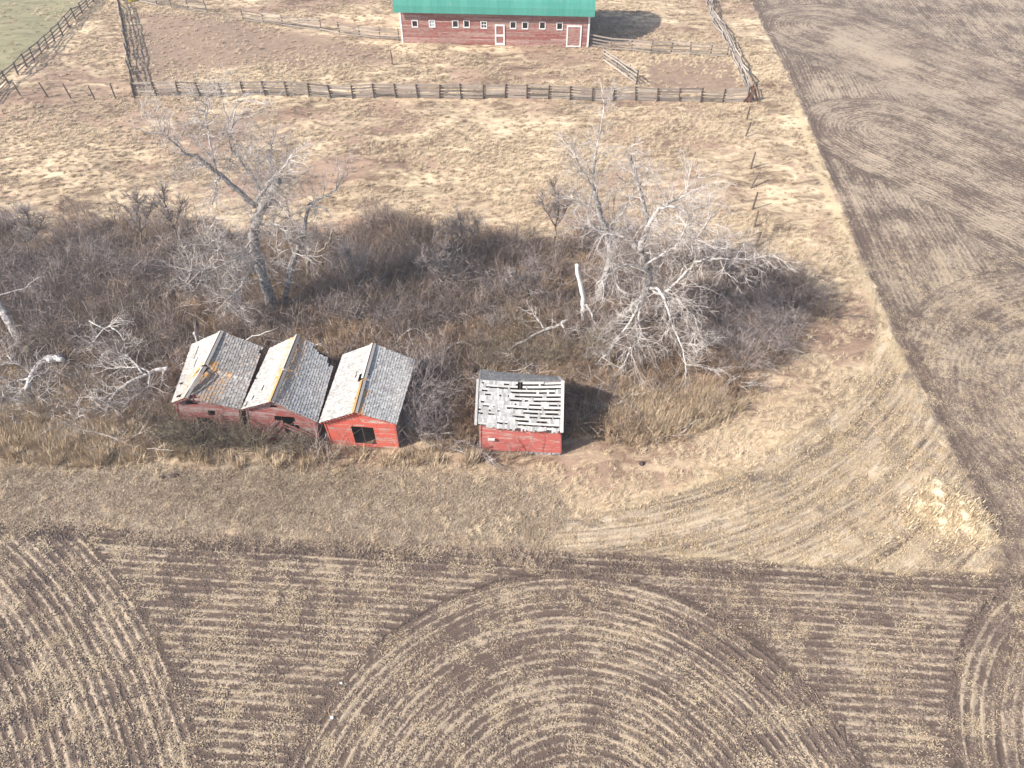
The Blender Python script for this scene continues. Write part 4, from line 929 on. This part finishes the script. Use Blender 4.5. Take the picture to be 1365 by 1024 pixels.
def bushsrc(n, h, mat):
    m_ = MB()
    for i in range(n):
        a = uni(0, 6.28); d = np.array([math.cos(a) * .6 * random.random(), math.sin(a) * .6 * random.random(), 1.]); d /= np.linalg.norm(d)
        twig(m_, (.3 * math.cos(a) * random.random(), .3 * math.sin(a) * random.random(), 0), d, h * uni(.6, 1.1), .013, 1, .02, .25, (6, 3), (3, 3))
    return src('bush', m_.V, m_.F, m_.T, mat)
def flecksrc(n, R_, mat):
    V = []; Fs = []; T_ = []
    for i in range(n):
        a = uni(0, 3.14); x, y = uni(-R_, R_), uni(-R_, R_); L = uni(.03, .11); d = np.array([math.cos(a), math.sin(a), uni(-.2, .4)]) * L; s = np.array([-math.sin(a), math.cos(a), 0]) * uni(.004, .009); p0 = np.array([x, y, uni(.005, .03)])
        k = len(V); V += [p0 - s, p0 + s, p0 + s + d, p0 - s + d]; Fs.append((k, k + 1, k + 2, k + 3)); T_.append(uni(0, 1))
    return src('straw_fleck', V, Fs, T_, mat)
def clodsrc(n, R_):
    V = []; Fs = []
    for i in range(n):
        c_ = np.array([uni(-R_, R_), uni(-R_, R_), .0]); r = abs(random.gauss(.014, .012)) + .008; k = len(V)
        V += [c_ + np.array(v) * r * uni(.7, 1.3) for v in ((1, 0, 0), (0, 1, 0), (-1, 0, 0), (0, -1, 0), (0, 0, 1))]; Fs += [(k, k + 1, k + 4), (k + 1, k + 2, k + 4), (k + 2, k + 3, k + 4), (k + 3, k, k + 4)]
    return src('clod', V, Fs, [uni(0, 1)] * len(Fs), M['clod'])
def scatter(name, P, sc, sources, tilt=.08, tint=None, rotz=None):
    n = len(P); P = P.copy(); P[:, 2] = hgt(P[:, 0], P[:, 1]) + P[:, 2]
    me = bpy.data.meshes.new(name); me.vertices.add(n); me.vertices.foreach_set('co', P.astype(np.float32).ravel())
    rot = np.stack([rng.normal(0, tilt, n), rng.normal(0, tilt, n), rng.uniform(0, 6.28, n) if rotz is None else rotz], -1)
    for an, ty, D, key in (('rot', 'FLOAT_VECTOR', rot, 'vector'), ('scl', 'FLOAT', sc, 'value'), ('tint', 'FLOAT', np.clip(rng.normal(.5, .28, n) if tint is None else tint, 0, 1), 'value')):
        a = me.attributes.new(an, ty, 'POINT'); a.data.foreach_set(key, np.asarray(D, np.float32).ravel())
    a = me.attributes.new('idx', 'INT', 'POINT'); a.data.foreach_set('value', rng.integers(0, len(sources), n).astype(np.int32))
    o = link(name, me, kind='stuff')
    ng = bpy.data.node_groups.new(name, 'GeometryNodeTree'); ng.interface.new_socket('Geometry', in_out='INPUT', socket_type='NodeSocketGeometry'); ng.interface.new_socket('Geometry', in_out='OUTPUT', socket_type='NodeSocketGeometry')
    N = ng.nodes; Lk = ng.links; gi = N.new('NodeGroupInput'); go = N.new('NodeGroupOutput'); ip = N.new('GeometryNodeInstanceOnPoints'); jn = N.new('GeometryNodeJoinGeometry')
    for s in reversed(sources):
        oi = N.new('GeometryNodeObjectInfo'); oi.inputs['Object'].default_value = s; g2i = N.new('GeometryNodeGeometryToInstance'); Lk.new(oi.outputs['Geometry'], g2i.inputs[0]); Lk.new(g2i.outputs[0], jn.inputs[0])
    def na(nm, dt):
        a = N.new('GeometryNodeInputNamedAttribute'); a.data_type = dt; a.inputs['Name'].default_value = nm; return a.outputs['Attribute']
    Lk.new(gi.outputs[0], ip.inputs['Points']); Lk.new(jn.outputs[0], ip.inputs['Instance']); ip.inputs['Pick Instance'].default_value = True
    Lk.new(na('idx', 'INT'), ip.inputs['Instance Index']); Lk.new(na('rot', 'FLOAT_VECTOR'), ip.inputs['Rotation']); Lk.new(na('scl', 'FLOAT'), ip.inputs['Scale']); Lk.new(ip.outputs[0], go.inputs[0])
    md = o.modifiers.new('scatter', 'NODES'); md.node_group = ng; return o
def pts(n, x0, x1, y0, y1, wfun):
    P = np.stack([rng.uniform(x0, x1, n), rng.uniform(y0, y1, n), np.zeros(n)], -1)
    lim = np.abs(P[:, 0]) < P[:, 1] * .72 + 22; P = P[lim]
    w = wfun(P); return P[rng.random(len(P)) < w]
# keep vegetation out of the buildings
foot = [np.array([c[0][:2], c[1][:2], c[1][:2] + c[5][:2] * 5.3, c[0][:2] + c[5][:2] * 5.3]) for c in (c1_, c2_, c3_)] + [np.array([sBL[:2], sBR[:2], (sBR + dep)[:2], (sBL + dep)[:2]]), np.array([fL[:2], fR[:2], (fR + [-.0, 10, 0])[:2], (fL + [0, 10, 0])[:2]])]
def clear(P, m=0.12):
    ok = np.ones(len(P), bool)
    for f in foot: ok &= sdf(f, P[:, 0], P[:, 1]) < -m
    return ok
frz = poly([(215, 575), (330, 575), (440, 590), (560, 590), (760, 590), (760, 640), (215, 640)])
front = lambda P: 1 - .75 * soft(sdf(frz, P[:, 0], P[:, 1]), .3)
zA = lambda P: zone(P, A); zB = lambda P: zone(P, B)
lf = lambda P, s=.35: .5 + .5 * np.sin(P[:, 0] * s + 2 * np.sin(P[:, 1] * s * .8)) * np.cos(P[:, 1] * s * 1.2 + 1.5 * np.sin(P[:, 0] * s * .6))
def patch(P):
    x, y = P[:, 0], P[:, 1]
    return .5 + .22 * np.sin(x * .11 + 1.7 * np.sin(y * .13)) + .20 * np.sin(y * .31 + 1.3 * np.sin(x * .17 + 1)) + .14 * np.sin(x * .52 + y * .71 + 2 * np.sin(x * .23))
gt = [tuft(46, .42, .28, .16, .5, M['grass']) for _ in range(5)]
def wgold(P):
    a, b = zA(P), zB(P); return np.clip(1 - a[:, 0] * 1.5 - a[:, 2] * .85 - a[:, 3] * .75 - a[:, 1] * 1.2 - b[:, 0] * .8 - b[:, 1] * .65 - b[:, 3], 0, 1) * (.08 + .92 * np.clip(patch(P) * 1.5 - .3, 0, 1) ** 1.5) * clear(P)
P = pts(150000, -95, 45, 20, 125, wgold); P = P[:40000]
scatter('dry_grass', P, rng.uniform(.4, 1.05, len(P)), gt, tint=patch(P) * 1.1 - .1 + rng.normal(0, .16, len(P)), rotz=rng.normal(.15, .9, len(P)))
# tall reeds at the left and golden clumps by the boulder
rd = [tuft(80, 1.05, .75, .25, .25, M['grass'], .014) for _ in range(3)]
reed = poly([(-60, 480), (110, 500), (140, 560), (225, 600), (100, 612), (0, 600), (-60, 600)]); gold2 = poly([(800, 560), (850, 525), (950, 525), (985, 540), (930, 575), (850, 590)]); fr = poly([(230, 598), (330, 605), (450, 605), (560, 600), (640, 606), (640, 620), (400, 622), (230, 618)])
def wreed(P): return np.clip(np.maximum(np.maximum(soft(sdf(reed, P[:, 0], P[:, 1]), 1) * .95, soft(sdf(gold2, P[:, 0], P[:, 1]), .5)), .16 * soft(sdf(fr, P[:, 0], P[:, 1]), .3)), 0, 1) * clear(P)
P = pts(60000, -45, 20, 20, 40, wreed); P = P[:2600]; scatter('tall_reeds', P, rng.uniform(.35, 1.0, len(P)), rd, tint=rng.normal(.45, .3, len(P)))
wd = [weedsrc(20, .9, M['weed']) for _ in range(4)]; bs = [bushsrc(7, 1.5, M['twig']) for _ in range(4)]
def wlit(P): return zA(P)[:, 2] * (.2 + .8 * lf(P, .8)) * clear(P, .2) * front(P)
P = pts(60000, -75, 32, 24, 60, wlit)[:12000]; scatter('dead_weeds', P, rng.uniform(.5, 1.2, len(P)), wd, tint=lf(P, .9) * .7 + rng.normal(.25, .25, len(P)))
def wbush(P):
    s = zA(P)[:, 2]; y = P[:, 1]; return s * np.clip((y - 33) / 7, .10, 1) * (.06 + .94 * np.clip(lf(P, .55) * 1.6 - .25, 0, 1)) * clear(P, .4)
P = pts(22000, -75, 32, 25, 60, wbush)[:3000]; scatter('thicket', P, rng.uniform(.4, 1.75, len(P)), bs, tint=.8 * lf(P, .35) + rng.normal(.05, .28, len(P)))
# dead sticks lying through the brush
def sticksrc(n):
    m_ = MB()
    for i in range(n):
        a = uni(0, 6.28); d = np.array([math.cos(a), math.sin(a), uni(.0, .7)]); d /= np.linalg.norm(d)
        twig(m_, (uni(-.3, .3), uni(-.3, .3), uni(.1, .5)), d, uni(.8, 2.2), uni(.012, .026), 1, .0, .28, (5, 3), (4, 3))
    return src('stick', m_.V, m_.F, m_.T, M['twig_pale'])
sk = [sticksrc(2) for _ in range(4)]
westz = poly([(-60, 430), (60, 430), (220, 470), (225, 600), (100, 600), (-60, 560)])
P = pts(30000, -75, 32, 24, 58, lambda P: zA(P)[:, 2] * (.12 + .25 * soft(sdf(westz, P[:, 0], P[:, 1]), 1.5)) * clear(P, .3))[:1000]; scatter('dead_sticks', P, rng.uniform(.5, 1.2, len(P)), sk)
# short grass strip
sg = [tuft(40, .16, .5, .2, .2, M['mown'], .009) for _ in range(3)]
P = pts(60000, -40, 12, 19, 30, lambda P: zA(P)[:, 3] * .8)[:5000]; scatter('short_grass', P, rng.uniform(.6, 1.3, len(P)), sg, tint=patch(P * 2.2) + rng.normal(.05, .2, len(P)))
# straw on stubble, pile and furrow ridges
fl = [flecksrc(46, .3, M['straw']) for _ in range(5)]
def wstraw(P):
    a, b = zA(P), zB(P); i = zone(P, U); wob = .5 + .5 * np.sin(i[:, 0] * 15.0); n_ = lf(P, 1.1)
    return np.clip(a[:, 0] * (wob ** 3 * .6 + .08 * n_) * (1 - i[:, 2] * .8) + a[:, 1] * .22 * (1 - a[:, 0]) + a[:, 3] * .25 + b[:, 3], 0, 1)
P = pts(140000, -50, 60, 6, 48, wstraw)[:26000]; P[:, 2] += .45 * zB(P)[:, 3] - .0; P = P[rng.random(len(P)) < .45]; scatter('straw_litter', P, rng.uniform(.7, 1.3, len(P)), fl, tilt=.02)
st = [tuft(30, .16, .7, .2, .1, M['straw'], .008) for _ in range(3)]
P = pts(90000, -10, 36, 18, 48, lambda P: zA(P)[:, 1] * (1 - zA(P)[:, 0]) * (.4 + .6 * np.abs(np.sin(zone(P, U)[:, 0] * 4))) + zB(P)[:, 3])[:2600]; P[:, 2] += .45 * zB(P)[:, 3]; scatter('stubble', P, rng.uniform(.6, 1.3, len(P)) * (1 + 1.2 * zB(P)[:, 3]), st)
cl = [clodsrc(26, .3) for _ in range(3)]
P = pts(60000, -40, 48, 6, 34, lambda P: zA(P)[:, 0] * .9)[:8000]; scatter('soil_clods', P, rng.uniform(.6, 1.5, len(P)), cl, tilt=.02)

# ------------------------------------------------------------------ HAZE
hz = MB(); hz.box(-2600, 2600, -2600, 2600, -3, 36); HM = bpy.data.materials.new('haze_air'); HM.use_nodes = True; hn = HM.node_tree; hn.nodes.clear()
ho = hn.nodes.new('ShaderNodeOutputMaterial'); hv = hn.nodes.new('ShaderNodeVolumePrincipled'); hv.inputs['Color'].default_value = (.93, .95, 1, 1); hv.inputs['Density'].default_value = .0009; hv.inputs['Anisotropy'].default_value = .2
hn.links.new(hv.outputs[0], ho.inputs['Volume']); hz.build('haze', HM, kind='stuff')
